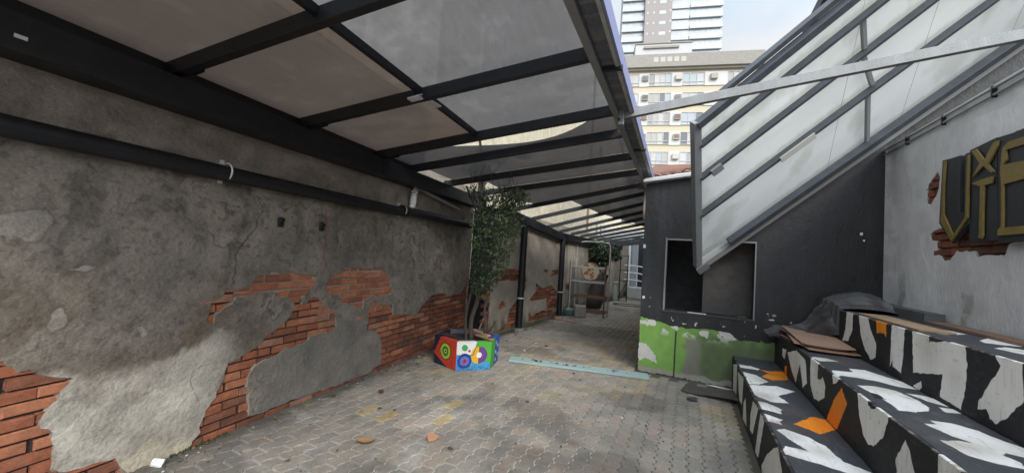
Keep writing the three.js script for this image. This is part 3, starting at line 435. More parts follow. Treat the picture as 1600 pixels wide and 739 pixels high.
// drain pipe on the near wall
{
  const w = thing('drain_pipe', 'thick black drain pipe running level along the grey plastered wall', 'pipe', [WX + 0.07, 1.955, 0]);
  const seg = (a, b, r) => rod(V3(0, 0, -a), V3(0, (b - a) * -0.003, -b), r, 20);
  part('pipe', seg(-3.5, 3.96, 0.057), blackMetal, w); part('pipe', seg(4.0, 5.9, 0.055), blackMetal, w); part('socket', seg(3.9, 4.04, 0.064), blackMetal, w); part('socket', seg(0.4, 0.55, 0.063), blackMetal, w);
  for (const s of [1.83, 3.93]) { const c = part('clamp', [new THREE.TorusGeometry(0.062, 0.006, 6, 28).translate(0, -s * 0.001, -s), bx(-0.068, -0.05, 0.055, 0.085, -s - 0.012, -s + 0.012), bx(-0.068, -0.05, -0.085, -0.055, -s - 0.012, -s + 0.012)], whiteMat, w); c.userData.label = 'white pipe clamp'; }
}
{
  const w = thing('wrapped_pipe', 'short white wrapped pipe rising from the black drain pipe to the roof beam', 'pipe', [WX + 0.07, 2.0, -4.12]);
  part('stub', tube([V3(0, 0, 0), V3(0, 0.12, -0.01), V3(0, 0.24, -0.03), V3(0.0, 0.285, -0.12), V3(0, 0.25, -0.5), V3(0, 0.17, -1.3)], 0.026, 10, 40), std([0.30, 0.29, 0.28], 0.6), w);
  const r = rng(8), gs = []; for (let k = 0; k < 9; k++) { const t = new THREE.TorusGeometry(0.03 + r() * 0.008, 0.011, 6, 16); t.rotateX(Math.PI / 2 + (r() - 0.5) * 0.6); t.translate(0, 0.03 + k * 0.024, -0.01 - k * 0.002); gs.push(t); } part('wrapping', gs, std([0.72, 0.72, 0.72], 0.45), w);
  const f = []; for (let k = 0; k < 4; k++) f.push(tube([V3(0.01, 0.25, -0.04 - k * 0.02), V3(0.035, 0.285 - k * 0.01, 0.0), V3(0.03, 0.2, 0.04 + k * 0.012)], 0.009, 6, 8)); part('loose_tape', f, std([0.5, 0.5, 0.5], 0.5), w);
}
for (const [s, lb] of [[2.34, 'small black wall socket box on the grey wall, left of two'], [2.77, 'small black wall socket box on the grey wall, right of two, nearer the tree']]) {
  const w = thing('socket_box', lb, 'wall box', [WX + 0.001, 1.64, -s], Math.PI / 2, 'black socket boxes on the wall');
  part('back_plate', new RoundedBoxGeometry(0.05, 0.082, 0.02, 2, 0.008).translate(0, 0, 0.01), blackMetal, w);
  part('lid', new RoundedBoxGeometry(0.042, 0.03, 0.02, 2, 0.006).translate(0, 0.018, 0.028), darkMetal, w);
  part('outlet', new THREE.CylinderGeometry(0.012, 0.014, 0.02, 12).rotateX(Math.PI / 2).translate(0, -0.02, 0.028), std([0.01, 0.01, 0.01], 0.5), w);
}

// ---------------------------------------------------------------- leaves
function foliage(spots, count, size, seed, cols, droop = 0.3) {
  const r = rng(seed), P = [], N = [], C = []; let tot = 0; for (const s of spots) tot += s[6] ?? s[3] * s[4] * s[5]; 
  for (const s of spots) { const n = Math.round(count * (s[6] ?? s[3] * s[4] * s[5]) / tot); for (let k = 0; k < n; k++) {
    let x, y, z; do { x = r() * 2 - 1; y = r() * 2 - 1; z = r() * 2 - 1; } while (x * x + y * y + z * z > 1); const cl = fbm(x * 2.2 + s[0] * 3 + 5, y * 2.2 + s[1] * 3 + z, 3, seed); if (cl < 0.45 && r() < 0.88) continue;
    const c = V3(s[0] + x * s[3], s[1] + y * s[4], s[2] + z * s[5]);
    const d = V3(r() - 0.5, r() - 0.5 - droop, r() - 0.5).normalize(), sd = V3(r() - 0.5, r() - 0.5, r() - 0.5).cross(d).normalize(), L = size * (0.45 + r() * r() * 1.25), W = L * 0.28, nn = V3().crossVectors(sd, d);
    const b = c, m = c.clone().addScaledVector(d, L * 0.5), l = m.clone().addScaledVector(sd, W).addScaledVector(nn, L * 0.1), q = m.clone().addScaledVector(sd, -W).addScaledVector(nn, L * 0.1), t = c.clone().addScaledVector(d, L).addScaledVector(nn, -L * 0.08);
    const col = cols[Math.floor(r() * cols.length)], k2 = 0.7 + r() * 0.6;
    for (const [A, B, D] of [[b, m, l], [m, t, l], [b, q, m], [m, q, t]]) { const n2 = V3().crossVectors(B.clone().sub(A), D.clone().sub(A)).normalize(); for (const v of [A, B, D]) { P.push(v.x, v.y, v.z); N.push(n2.x, n2.y, n2.z); C.push(col[0] * k2, col[1] * k2, col[2] * k2); } }
  } }
  const g = new THREE.BufferGeometry(); g.setAttribute('position', new THREE.Float32BufferAttribute(P, 3)); g.setAttribute('normal', new THREE.Float32BufferAttribute(N, 3)); g.setAttribute('color', new THREE.Float32BufferAttribute(C, 3)); return g;
}
const leafMat = new THREE.MeshPhysicalMaterial({ vertexColors: true, roughness: 0.55, transmission: 0.25, thickness: 0, side: THREE.DoubleSide });
const bark = std([0.085, 0.066, 0.052], 0.95, { bumpMap: rep(grain, 3), bumpScale: 0.01 });

// ---------------------------------------------------------------- painted planter and its tree
{
  const px = -2.2, pz = -4.71, R = 0.44, H = 0.36;
  const w = thing('planter', 'hexagonal concrete planter painted with colourful circles, standing by the brick wall', 'planter', [px, 0, pz]);
  const soilMat = std([0.05, 0.042, 0.034], 1, { bumpMap: rep(grain, 3), bumpScale: 0.03 });
    const cnv = (draw, base) => { const c = document.createElement('canvas'); c.width = 256; c.height = 204; const x = c.getContext('2d'); x.fillStyle = base; x.fillRect(0, 0, 256, 204); draw(x); const r = rng(base.length * 31 + base.charCodeAt(1) * 7 + base.charCodeAt(3)); for (let k = 0; k < 500; k++) { x.fillStyle = `rgba(${r() < 0.5 ? '60,52,44' : '170,160,148'},${r() * 0.35})`; const q = 1 + r() * r() * 7; x.fillRect(r() * 256, r() * 204, q, q * (0.4 + r())); } for (let k = 0; k < 240; k++) { x.fillStyle = `rgba(58,50,42,${r() * 0.45})`; x.fillRect(r() * 256, 204 - r() * r() * 60, 2 + r() * 12, 2 + r() * 5); } const t = new THREE.CanvasTexture(c); t.colorSpace = THREE.SRGBColorSpace; return std([0.8, 0.8, 0.8], 0.7, { map: t, bumpMap: rep(grain, 1), bumpScale: 0.003 }); };
  const ci = (x, a, b, r, c, s = 0, e = 7) => { x.fillStyle = c; x.beginPath(); x.moveTo(a, b); const E2 = Math.min(e, s + 6.2832); for (let q = 0; q <= 40; q++) { const t = s + (E2 - s) * q / 40, R2 = r * (0.94 + 0.14 * vn(Math.cos(t) * 1.6 + a, Math.sin(t) * 1.6 + b, 6)); x.lineTo(a + Math.cos(t) * R2, b + Math.sin(t) * R2); } x.fill(); };
  const poly = (x, p, c) => { x.fillStyle = c; x.beginPath(); p.forEach(([a, b], i) => (i ? x.lineTo(a, b) : x.moveTo(a, b))); x.fill(); };
  const line = (x, p) => { x.strokeStyle = '#101018'; x.lineWidth = 4; x.beginPath(); p.forEach(([a, b], i) => (i ? x.lineTo(a, b) : x.moveTo(a, b))); x.stroke(); };
  const navy = cnv((x) => { ci(x, 150, 140, 22, '#2a5db0'); ci(x, 150, 140, 9, '#0c1a3c'); poly(x, [[190, 0], [256, 0], [256, 204], [230, 204]], '#16264e'); }, '#101c3a');
  const red = cnv((x) => { poly(x, [[0, 0], [70, 0], [0, 120]], '#101c3a'); poly(x, [[0, 204], [0, 130], [150, 204]], '#101c3a'); ci(x, 128, 92, 62, '#15301c'); ci(x, 128, 92, 55, '#b6cf3a'); ci(x, 128, 92, 34, '#2e7d32'); ci(x, 128, 92, 17, '#c8dc50'); ci(x, 128, 92, 8, '#15301c'); }, '#d8402a');
  const front = cnv((x) => { poly(x, [[0, 96], [120, 96], [100, 204], [0, 204]], '#3d8fd8'); poly(x, [[150, 0], [256, 0], [256, 204], [100, 204]], '#52b13a'); poly(x, [[100, 204], [120, 140], [256, 150], [256, 204]], '#3f9fd9'); ci(x, 58, 44, 22, '#3aa655'); ci(x, 92, 66, 10, '#c84a6a'); ci(x, 60, 138, 52, '#243e8f'); ci(x, 60, 138, 33, '#3f7fd0'); ci(x, 60, 138, 20, '#c23a6a'); ci(x, 60, 138, 8, '#2a2a70'); ci(x, 165, 96, 60, '#e8b422', Math.PI / 2, Math.PI * 1.5); ci(x, 165, 96, 60, '#6a3f8e', -Math.PI / 2, Math.PI / 2); ci(x, 165, 96, 20, '#f2f2ee'); line(x, [[0, 96], [120, 96], [150, 0]]); line(x, [[165, 36], [165, 76]]); line(x, [[165, 116], [165, 156]]); }, '#eceae4');
  const green = cnv((x) => { poly(x, [[0, 0], [110, 0], [110, 204], [0, 204]], '#52b13a'); for (const [a, b] of [[150, 40], [210, 70], [150, 110], [215, 140], [160, 170]]) ci(x, a, b, 15, '#f0f0ea'); ci(x, 150, 40, 6, '#c83a5a'); ci(x, 215, 140, 6, '#c83a5a'); line(x, [[112, 0], [112, 204]]); }, '#2a57b4');
  const plain = std([0.09, 0.09, 0.10], 0.8);
  const cor = (k, r, y) => { const a = (82 + k * 60) * Math.PI / 180; return V3(Math.cos(a) * r, y, Math.sin(a) * r); };
  const fm = [red, navy, plain, plain, green, front];
  for (let k = 0; k < 6; k++) {
    // seen from outside the face runs left to right from corner k+1 to corner k
    const a = cor(k + 1, R, 0), b = cor(k, R, 0), a2 = cor(k + 1, R * 1.03, H), b2 = cor(k, R * 1.03, H), ia = cor(k + 1, R * 0.86, H), ib = cor(k, R * 0.86, H), ja = cor(k + 1, R * 0.86, 0), jb = cor(k, R * 0.86, 0);
    const q = [[a, b, b2, a2], [a2, b2, ib, ia], [ia, ib, jb, ja]], P = [], U = [];
    q.forEach(([p0, p1, p2, p3], j) => { for (const [p, u] of [[p0, [0, 0]], [p1, [1, 0]], [p2, [1, 1]], [p0, [0, 0]], [p2, [1, 1]], [p3, [0, 1]]]) { P.push(p.x, p.y, p.z); U.push(u[0], j ? 0.98 : u[1]); } });
    const g = new THREE.BufferGeometry(); g.setAttribute('position', new THREE.Float32BufferAttribute(P, 3)); g.setAttribute('uv', new THREE.Float32BufferAttribute(U, 2)); g.computeVertexNormals();
    part('side_panel', g, fm[k], w);
  }
  part('soil', new THREE.CylinderGeometry(R * 0.88, R * 0.86, 0.04, 6).translate(0, H - 0.075, 0), soilMat, w);
  const t = thing('climbing_tree', 'dark green small-leaved tree climbing from the painted planter up to the canopy', 'tree', [-2.16, 0.28, -4.74]);
  const tr = [[V3(0, -0.02, 0), V3(-0.04, 0.25, -0.02), V3(0.02, 0.55, -0.05), V3(0.05, 0.95, -0.03), V3(0.10, 1.45, 0), V3(0.04, 1.95, 0.0)], [V3(0.10, 0, 0.03), V3(0.20, 0.18, 0.02), V3(0.16, 0.42, 0), V3(0.20, 0.7, 0.0), V3(0.16, 1.15, 0.02)], [V3(-0.06, 0, 0.05), V3(-0.10, 0.35, 0.03), V3(-0.02, 0.8, 0)]];
  tr.forEach((p, i) => part('trunk', tube(p, [0.032, 0.016, 0.02][i], 8, 24), bark, t));
  for (const b of [[V3(0.08, 1.3, 0), V3(0.25, 1.6, 0.05), V3(0.42, 1.95, 0)], [V3(0.06, 1.5, 0), V3(-0.06, 1.85, 0.1), V3(-0.2, 2.12, 0.1)], [V3(0.20, 0.14, 0.03), V3(0.30, 0.2, 0.08), V3(0.36, 0.32, 0.08)]]) part('branch', tube(b, 0.013, 6, 12), bark, t);
  const sp = [[0.26, 1.95, 0, 0.42, 0.17, 0.24], [-0.12, 2.06, 0.05, 0.2, 0.11, 0.15], [0.50, 1.98, -0.05, 0.22, 0.15, 0.2], [0.30, 1.66, 0, 0.36, 0.26, 0.24], [0.26, 1.38, 0, 0.30, 0.26, 0.22], [0.22, 1.12, 0, 0.27, 0.24, 0.2], [0.17, 0.88, 0.02, 0.21, 0.2, 0.17], [0.08, 0.68, 0.02, 0.09, 0.10, 0.09, 0.0012], [0.0, 1.5, 0.08, 0.16, 0.4, 0.14, 0.010], [0.03, 0.95, 0.07, 0.12, 0.3, 0.10, 0.006]];
  const cols = [[0.045, 0.075, 0.03], [0.06, 0.10, 0.04], [0.085, 0.12, 0.05], [0.035, 0.055, 0.025], [0.12, 0.15, 0.065]];
  { const r = rng(207), tw = []; for (let k = 0; k < 46; k++) { const a = sp[Math.floor(r() * 8)], p = V3(a[0] + (r() - 0.5) * a[3] * 0.5, a[1] + (r() - 0.5) * a[4] * 0.6, a[2] + (r() - 0.5) * a[5]), d = V3(r() - 0.5, 0.2 + r() * 0.6, (r() - 0.5) * 0.6).normalize(), L = 0.16 + r() * 0.26; tw.push(tube([p, p.clone().addScaledVector(d, L * 0.5).add(V3((r() - 0.5) * 0.05, 0, 0)), p.clone().addScaledVector(d, L)], 0.0035, 4, 5)); } part('twig', tw, bark, t).userData.kind = 'stuff'; }
  part('crown', foliage(sp, 8200, 0.046, 61, cols), leafMat, t);
  for (let k = 0; k < 3; k++) { const o = thing('painted_slat', ['pink painted slat lying across the planter rim behind the trunk', 'black hollow shard lying on the left of the planter rim', 'green and red slat lying on the right of the planter rim'][k], 'slat', [px + [0.16, -0.17, 0.27][k], H + 0.02 + 0.02 * (k === 0), pz + [-0.05, 0.24, 0.10][k]], [-0.6, 0.1, -0.5][k]); part('board', new RoundedBoxGeometry([0.42, 0.26, 0.34][k], 0.02, 0.06, 1, 0.005), [std([0.5, 0.2, 0.19], 0.7), std([0.02, 0.02, 0.022], 0.6), std([0.33, 0.12, 0.1], 0.7)][k], o); part('paint_stripe', bx(-0.08, 0.05, 0.0105, 0.013, -0.028, 0.028), [std([0.15, 0.3, 0.12], 0.7), std([0.10, 0.03, 0.025], 0.6), std([0.12, 0.33, 0.09], 0.7)][k], o); }
}

// ---------------------------------------------------------------- black kiosk
const blackPaintTex = tex(1536, 1536, (x, y) => { const n = fbm(x * 12, y * 12, 5, 201), s = fbm(x * 140, y * 140, 3, 202); let k = 0.0075 + 0.012 * (n - 0.5) + 0.007 * sstep(0.5, 0.7, fbm(x * 60, y * 9, 4, 208)) + 0.006 * (s - 0.5) + 0.012 * sstep(0.55, 0.75, fbm(x * 50, y * 7, 4, 206)) * sstep(0.3, 0.1, y); const p = sstep(0.765, 0.79, fbm(x * 150, y * 150, 4, 204)) * sstep(0.125, 0.10, y) * sstep(0.25, 0.18, x); return mix3([k, k * 1.0, k * 1.1], [0.5, 0.48, 0.45], p); });
const blackPaint = std([1, 1, 1], 0.55, { map: blackPaintTex, bumpMap: rep(plasterBump, 1 / 2.5), bumpScale: 0.008 }); blackPaintTex.repeat.set(1 / 9, 1 / 9);
const wallWhite = std([0.42, 0.41, 0.39], 0.9, { bumpMap: rep(grain, 2), bumpScale: 0.004 });
{
  const w = kthing('kiosk', 'black painted kiosk with an unglazed window and a peeling green base', 'kiosk', 0, 0, 0);
  const s = shapeOf([[0, -0.05], [8.5, -0.05], [8.5, 9.0], [7.0, 7.9], [1.6, 3.35], [0.95, 2.74], [0, 2.62]]);
  s.holes.push(shapeOf([[0.31, 0.885], [1.345, 0.885], [1.345, 1.835], [0.31, 1.85]], THREE.Path));
  const g = new THREE.ExtrudeGeometry(s, { depth: 0.14, bevelEnabled: false }); g.translate(0, 0, -0.14); kpart('front_wall', uvm(g), blackPaint, w);
  kpart('side_wall', uvm(bx(0.0, 0.12, -0.05, 2.62, -9, -0.141)), blackPaint, w);
  const inner = std([0.30, 0.30, 0.31], 0.9, { map: speck });
  kpart('inner_wall', [bx(0.125, 3, 0, 2.6, -2.3, -2.2), bx(2.5, 2.6, 0, 2.6, -2.19, -0.145)], inner, w);
  kpart('inner_floor', bx(0.125, 2.5, 0, 0.05, -2.2, -0.145), inner, w); kpart('inner_ceiling', bx(0.125, 2.5, 2.45, 2.55, -2.2, -0.145), inner, w);
  kpart('partition', uvm(bx(0.78, 2.3, 0.06, 2.4, -0.32, -0.28)), std([0.075, 0.068, 0.062], 0.85, { map: speck, bumpMap: rep(grain, 2), bumpScale: 0.002 }), w).userData.label = 'grey partition behind the right of the window';
  kpart('window_frame', [bx(0.292, 0.312, 0.875, 1.866, -0.10, 0.006), bx(0.3125, 1.345, 1.838, 1.858, -0.10, 0.004), bx(1.3455, 1.36, 0.872, 1.858, -0.10, 0.005)], std([0.19, 0.19, 0.19], 0.6), w);
  kpart('window_sill', uvm(bx(0.28, 1.37, 0.855, 0.874, -0.12, 0.014)), std([0.035, 0.035, 0.036], 0.7), w);
  kpart('sill_chip', [bx(0.60, 0.82, 0.8745, 0.884, -0.03, 0.010)], std([0.55, 0.54, 0.52], 0.8), w);
  // green base coat, worn, with render showing where it has peeled
  const gt = tex(1024, 512, (x, y) => { const v = x * 2, h = y * 0.9, n = fbm(v * 3, h * 3, 5, 211), f = fbm(v * 14, h * 14, 4, 212);
    let c = mix3([0.145, 0.29, 0.05], [0.185, 0.34, 0.075], n); c = mix3(c, [0.085, 0.105, 0.052], 0.92 * sstep(0.5, 0.8, v + (n - 0.5) * 0.4) * sstep(0.8, 0.45, h + (f - 0.5) * 0.2)); c = mix3(c, [0.19, 0.17, 0.145], 0.8 * sstep(0.14, 0.06, Math.abs(v - 0.68) + (f - 0.5) * 0.10) * sstep(0.58, 0.5, h));
    for (const P of PEEL) { const d = inside(P.p, v + (f - 0.5) * 0.05 + (vn(v * 70, h * 70, 3) - 0.5) * 0.02, h + (n - 0.5) * 0.04 + (vn(v * 70, h * 70, 5) - 0.5) * 0.02); if (d) c = [0.52, 0.50, 0.46]; }
    c = mix3(c, [0.50, 0.48, 0.44], sstep(0.63, 0.67, fbm(v * 9, h * 9, 4, 214)) * sstep(0.5, 0.62, h)); c = mix3(c, [0.30, 0.28, 0.24], sstep(0.075, 0.04, h + (f - 0.5) * 0.08)); c = mix3(c, [0.02, 0.02, 0.02], sstep(0.014, 0.006, Math.abs(v - 0.47 + (n - 0.5) * 0.02)) * sstep(0.62, 0.6, h)); const k = 0.85 + 0.3 * f; return [c[0] * k, c[1] * k, c[2] * k]; }, true, THREE.ClampToEdgeWrapping);
  gt.repeat.set(1 / 2, 1 / 0.9);
  const gs = shapeOf(ragged(GREEN[0].p.map(([a, b]) => [Math.max(0.002, a), b < 0.3 ? 0 : b]), 0.012, 0.03, 31).map(([a, b]) => [Math.max(0.0005, a), Math.max(b, -0.02)]));
  const ge = new THREE.ExtrudeGeometry(gs, { depth: 0.005, bevelEnabled: false }); kpart('green_base', ge, std([1, 1, 1], 0.75, { map: gt, bumpMap: rep(grain, 3), bumpScale: 0.003 }), w);
  kpart('coping', [bar(V3(-0.03, 2.65, -0.03), V3(0.95, 2.765, -0.03), 0.30, 0.035)], std([0.46, 0.46, 0.45], 0.6), w);
  kpart('flashing', [bar(V3(-0.03, 2.70, -0.14), V3(0.98, 2.83, -0.14), 0.10, 0.05)], std([0.6, 0.62, 0.62], 0.4, { metalness: 0.4 }), w);
  kpart('hinge_plate', bx(0.585, 0.625, 2.42, 2.66, 0.001, 0.02), greyMetal, w);
  kpart('paint_chip', [bx(2.36, 2.385, 1.98, 2.01, 0.0005, 0.006), bx(2.39, 2.405, 1.91, 1.93, 0.0005, 0.006), bx(-0.002, 0.03, 1.71, 1.76, 0.0005, 0.005), bx(0.02, 0.05, 1.0, 1.035, 0.0005, 0.005)], whiteMat, w);
}
{ // tiled roof of the house behind
  const w = kthing('tiled_roof', 'red clay tiled roof showing above the black kiosk', 'roof', 0, 2.9, -3);
  const t1 = std([0.25, 0.135, 0.10], 0.9, { bumpMap: rep(grain, 6), bumpScale: 0.01 }), tm = [[0.24, 0.12, 0.085], [0.20, 0.11, 0.085], [0.28, 0.15, 0.11]].map((c) => new THREE.MeshStandardMaterial({ color: lin(...c), roughness: 0.9, side: THREE.DoubleSide, map: speck }));
  const gs = [[], [], []], rr = rng(3);
  for (let j = 0; j < 9; j++) for (let i = 0; i < 20; i++) { const v = -0.35 + i * 0.17; if (v < -0.4 + j * 0.30) continue; const c = new THREE.CylinderGeometry(0.075, 0.09, 0.40, 7, 1, true, -Math.PI / 2, Math.PI); c.rotateX(-Math.PI / 2); c.rotateX(0.36 + (rr() - 0.5) * 0.04); c.translate(v, 2.99 + j * 0.125 + (rr() - 0.5) * 0.015, -1.55 - j * 0.33); gs[Math.floor(rr() * 3)].push(c); }
  gs.forEach((q, i) => { const o = kpart('tile_field', q, tm[i], w); o.userData.kind = 'stuff'; });
  kpart('ridge', rod(V3(-0.45, 3.02, -1.5), V3(2.05, 4.12, -4.5), 0.09, 10), t1, w);
  kpart('roof_base', [bar(V3(1.4, 2.86, -1.5), V3(1.4, 3.98, -4.5), 3.4, 0.06)], t1, w);
  kpart('wall', uvm(bx(-0.2, 3.0, 2.3, 2.9, -4.4, -1.6)), std([0.35, 0.3, 0.25], 0.9), w);
}

// ---------------------------------------------------------------- white wall on the right with the cut-out sign
const rwTex = tex(1024, 512, (x, y) => { const s = x * 6, h = y * 3.2, n = fbm(s * 1.1, h * 1.1, 5, 221), f = fbm(s * 9, h * 9, 4, 222); let c = mix3([0.60, 0.60, 0.605], [0.74, 0.74, 0.745], sstep(0.3, 0.7, n)); c = mix3(c, [0.25, 0.235, 0.20], 0.6 * sstep(0.56, 0.7, fbm(s * 5, h * 3, 5, 224)) * sstep(1.75, 1.3, h)); c = mix3(c, [0.6, 0.6, 0.6], 0.7 * sstep(0.6, 0.64, fbm(s * 1.8 + h, h * 6, 4, 226))); const k = 0.9 + 0.25 * (f - 0.5); return [c[0] * k, c[1] * k, c[2] * k]; }); rwTex.repeat.set(1 / 6, 1 / 3.2);
{
  const w = kthing('white_wall', 'white rendered wall with exposed brick patches, right of the painted steps', 'wall', 2.57, 0, 0);
  const g = plasterCoat([[0.002, 0], [7, 0], [7, 2.98], [0.002, 2.98]], RIGHT_HOLES, 0.03, 0.009, 60);
  // plane (u, y, depth) -> v = 2.57 - depth
  g.applyMatrix4(new THREE.Matrix4().set(0, 0, -1, 2.57, 0, 1, 0, 0, 1, 0, 0, 0, 0, 0, 0, 1)); 
  const gi = g; kpart('render_coat', gi, std([1, 1, 1], 0.9, { map: rwTex, bumpMap: rep(plasterBump, 1 / 3), bumpScale: 0.012 }), w);
  kpart('wall_core', uvm(bx(2.599, 2.78, 0, 2.98, 0.002, 7)), mortar, w);
  const hold = new THREE.Group(); const r = rng(5);
  layBricks(hold, RIGHT_HOLES, 0.7, 2.2, 1.66, 2.62, 0, 'z', () => brickDark[Math.floor(r() * 4)], 15);
  for (const b of [...hold.children]) { const u = b.position.x; b.position.set(2.57 + 0.032 + (b.position.z + 0.025) - 2.57, b.position.y, u); b.rotation.set(0, -Math.PI / 2, 0); w.add(b); }
}
{
  const w = kthing('cutout_sign', 'large black cut-out lettering sign edged in gold on the white wall', 'sign', 2.53, 1.82, 1.04);
  const flat = (P, d0, d1) => { const k = (1.99 - d1) / 1.99, g = new THREE.ExtrudeGeometry(shapeOf(P.map(([a, b]) => [5.6 + (a - 5.6) * k, 1.5 + (b - 1.5) * k])), { depth: d1 - d0, bevelEnabled: true, bevelSize: 0.001, bevelThickness: 0.002, bevelSegments: 1 }); g.applyMatrix4(new THREE.Matrix4().set(0, 0, -1, 2.57 - d0, 0, 1, 0, 0, 1, 0, 0, 0, 0, 0, 0, 1)); return g; };
  const fl = flat; // mirrored planes face the yard; double-sided drawing keeps both faces
  const blk = new THREE.MeshStandardMaterial({ color: lin(0.02, 0.02, 0.023), roughness: 0.6, side: THREE.DoubleSide }), gold = new THREE.MeshStandardMaterial({ color: lin(0.24, 0.17, 0.04), roughness: 0.55, side: THREE.DoubleSide, map: speck });
  const B = SIGN_BACK[0].p, E = 2.75;
  const letters = { v: [[1.07, 2.57], [1.15, 2.56], [1.30, 2.55], [1.30, 2.08], [1.36, 2.05], [1.365, 2.545], [1.42, 2.545], [1.42, 1.98], [1.21, 1.835], [1.03, 2.02]], i: [[1.425, 2.56], [1.70, 2.575], [1.72, 1.83], [1.425, 1.83]], e: [[1.725, 2.57], [1.85, 2.56], [2.55, 2.56], [2.55, 1.80], [1.725, 1.81]] };
  kpart('letter', fl(letters.v, 0.035, 0.06), blk, w); kpart('letter', fl(letters.i, 0.032, 0.057), blk, w); kpart('letter', fl(letters.e, 0.035, 0.06), blk, w); void B; void E;
  for (const G of SIGN_GOLD) { let P = G.p; if (G.c === 'e1') P = P.map(([a, b]) => [a > 1.9 ? a + 0.5 : a, b]); kpart('gold_edge', fl(P, 0.067, 0.074), gold, w); }
  kpart('standoff', [[1.09, 2.45], [1.38, 2.4], [1.2, 1.9], [1.5, 2.5], [1.65, 1.9], [1.8, 2.5], [1.8, 1.9]].map(([u, y]) => rod(V3(2.568, y - 0.02, u + 0.07), V3(2.54, y - 0.02, u + 0.07), 0.008, 8)), darkMetal, w);
}
{
  const w = kthing('conduit_pair', 'pair of thin metal conduits clipped along the top of the white wall', 'conduit', 2.55, 2.9, 0.05);
  for (const [y, d] of [[2.90, 0.018], [2.952, 0.018]]) kpart('conduit', rod(V3(2.57 - d, y, 0.03), V3(2.57 - d, y - 0.03, 6.5), 0.01, 8), std([0.33, 0.34, 0.35], 0.35, { metalness: 0.6 }), w);
  kpart('clip', [0.5, 1.1, 1.7, 2.4, 3.2].map((u) => bx(2.54, 2.569, 2.88 - u * 0.0046, 2.968 - u * 0.0046, u, u + 0.012)), darkMetal, w);
}

// ---------------------------------------------------------------- painted tiered seating
function painted(polys, x0, x1, y0, y1, base, seed) {
  const S = 420, W = Math.min(2048, Math.round((x1 - x0) * S)), H = Math.round((y1 - y0) * S), c = document.createElement('canvas'); c.width = W; c.height = H; const x = c.getContext('2d'), sx = W / (x1 - x0), sy = H / (y1 - y0);
  x.fillStyle = base; x.fillRect(0, 0, W, H);
  const r = rng(seed);
  for (let k = 0; k < 2600; k++) { const a = r() * 0.10; x.fillStyle = r() < 0.5 ? `rgba(200,198,192,${a})` : `rgba(0,0,0,${a})`; const q = 1 + r() * r() * 9; x.fillRect(r() * W, r() * H, q * (1 + r() * 3), q); }
  for (const P of polys) { x.fillStyle = { w: '#e9e7e2', o: '#f08a12', k: '#1b1b1e' }[P.c]; x.beginPath(); ragged(P.p, 0.006, 0.02, seed).forEach(([a, b], i) => { const X = (a - x0) * sx, Y = H - (b - y0) * sy; i ? x.lineTo(X, Y) : x.moveTo(X, Y); }); x.fill(); if (P.c !== 'k') { x.save(); x.clip(); const bb = P.p.reduce((q, [a, b]) => [Math.min(q[0], a), Math.max(q[1], a), Math.min(q[2], b), Math.max(q[3], b)], [99, -99, 99, -99]); for (let k = 0; k < 70; k++) { const X = (mix(bb[0], bb[1], r()) - x0) * sx, Y = H - (mix(bb[2], bb[3], r()) - y0) * sy, L = 15 + r() * 60, hz = base !== '#1d1d20'; x.strokeStyle = r() < 0.5 ? `rgba(90,86,80,${r() * 0.12})` : `rgba(255,252,245,${r() * 0.14})`; x.lineWidth = 1 + r() * 3; x.beginPath(); x.moveTo(X, Y); x.lineTo(X + (hz ? L : (r() - 0.5) * 8), Y + (hz ? (r() - 0.5) * 8 : L)); x.stroke(); } x.restore(); } }
  for (let k = 0; k < (base === '#1d1d20' ? 700 : 1800); k++) { x.fillStyle = r() < 0.6 ? `rgba(70,66,60,${r() * 0.16})` : `rgba(235,230,220,${r() * 0.10})`; const q = 1 + r() * r() * 6; x.fillRect(r() * W, r() * H, q * (1 + r() * 5), q * (0.5 + r())); }
  for (let k = 0; k < (base === '#1d1d20' ? 8 : 46); k++) { const cx = r() * W, cy = r() * H, R = 10 + r() * 70, gr = x.createRadialGradient(cx, cy, 0, cx, cy, R); gr.addColorStop(0, `rgba(122,108,90,${r() * 0.42})`); gr.addColorStop(1, 'rgba(120,108,92,0)'); x.fillStyle = gr; x.fillRect(cx - R, cy - R, 2 * R, 2 * R); }
  for (let k = 0; k < 260; k++) { const top = r() < 0.7, q = 2 + r() * r() * 26; x.fillStyle = `rgba(150,142,130,${0.12 + r() * 0.4})`; x.fillRect(r() * W, top ? 0 : H - 2, q, 1 + r() * 2.2); if (r() < 0.5) { x.fillStyle = `rgba(150,142,130,${0.12 + r() * 0.4})`; x.fillRect(r() * W, H - 1 - r() * 2.2, q, 2.5); } }
  const t = new THREE.CanvasTexture(c); t.colorSpace = THREE.SRGBColorSpace; return new THREE.MeshStandardMaterial({ map: t, roughness: 0.72, bumpMap: rep(grain, 6, 1), bumpScale: 0.0025 });
}
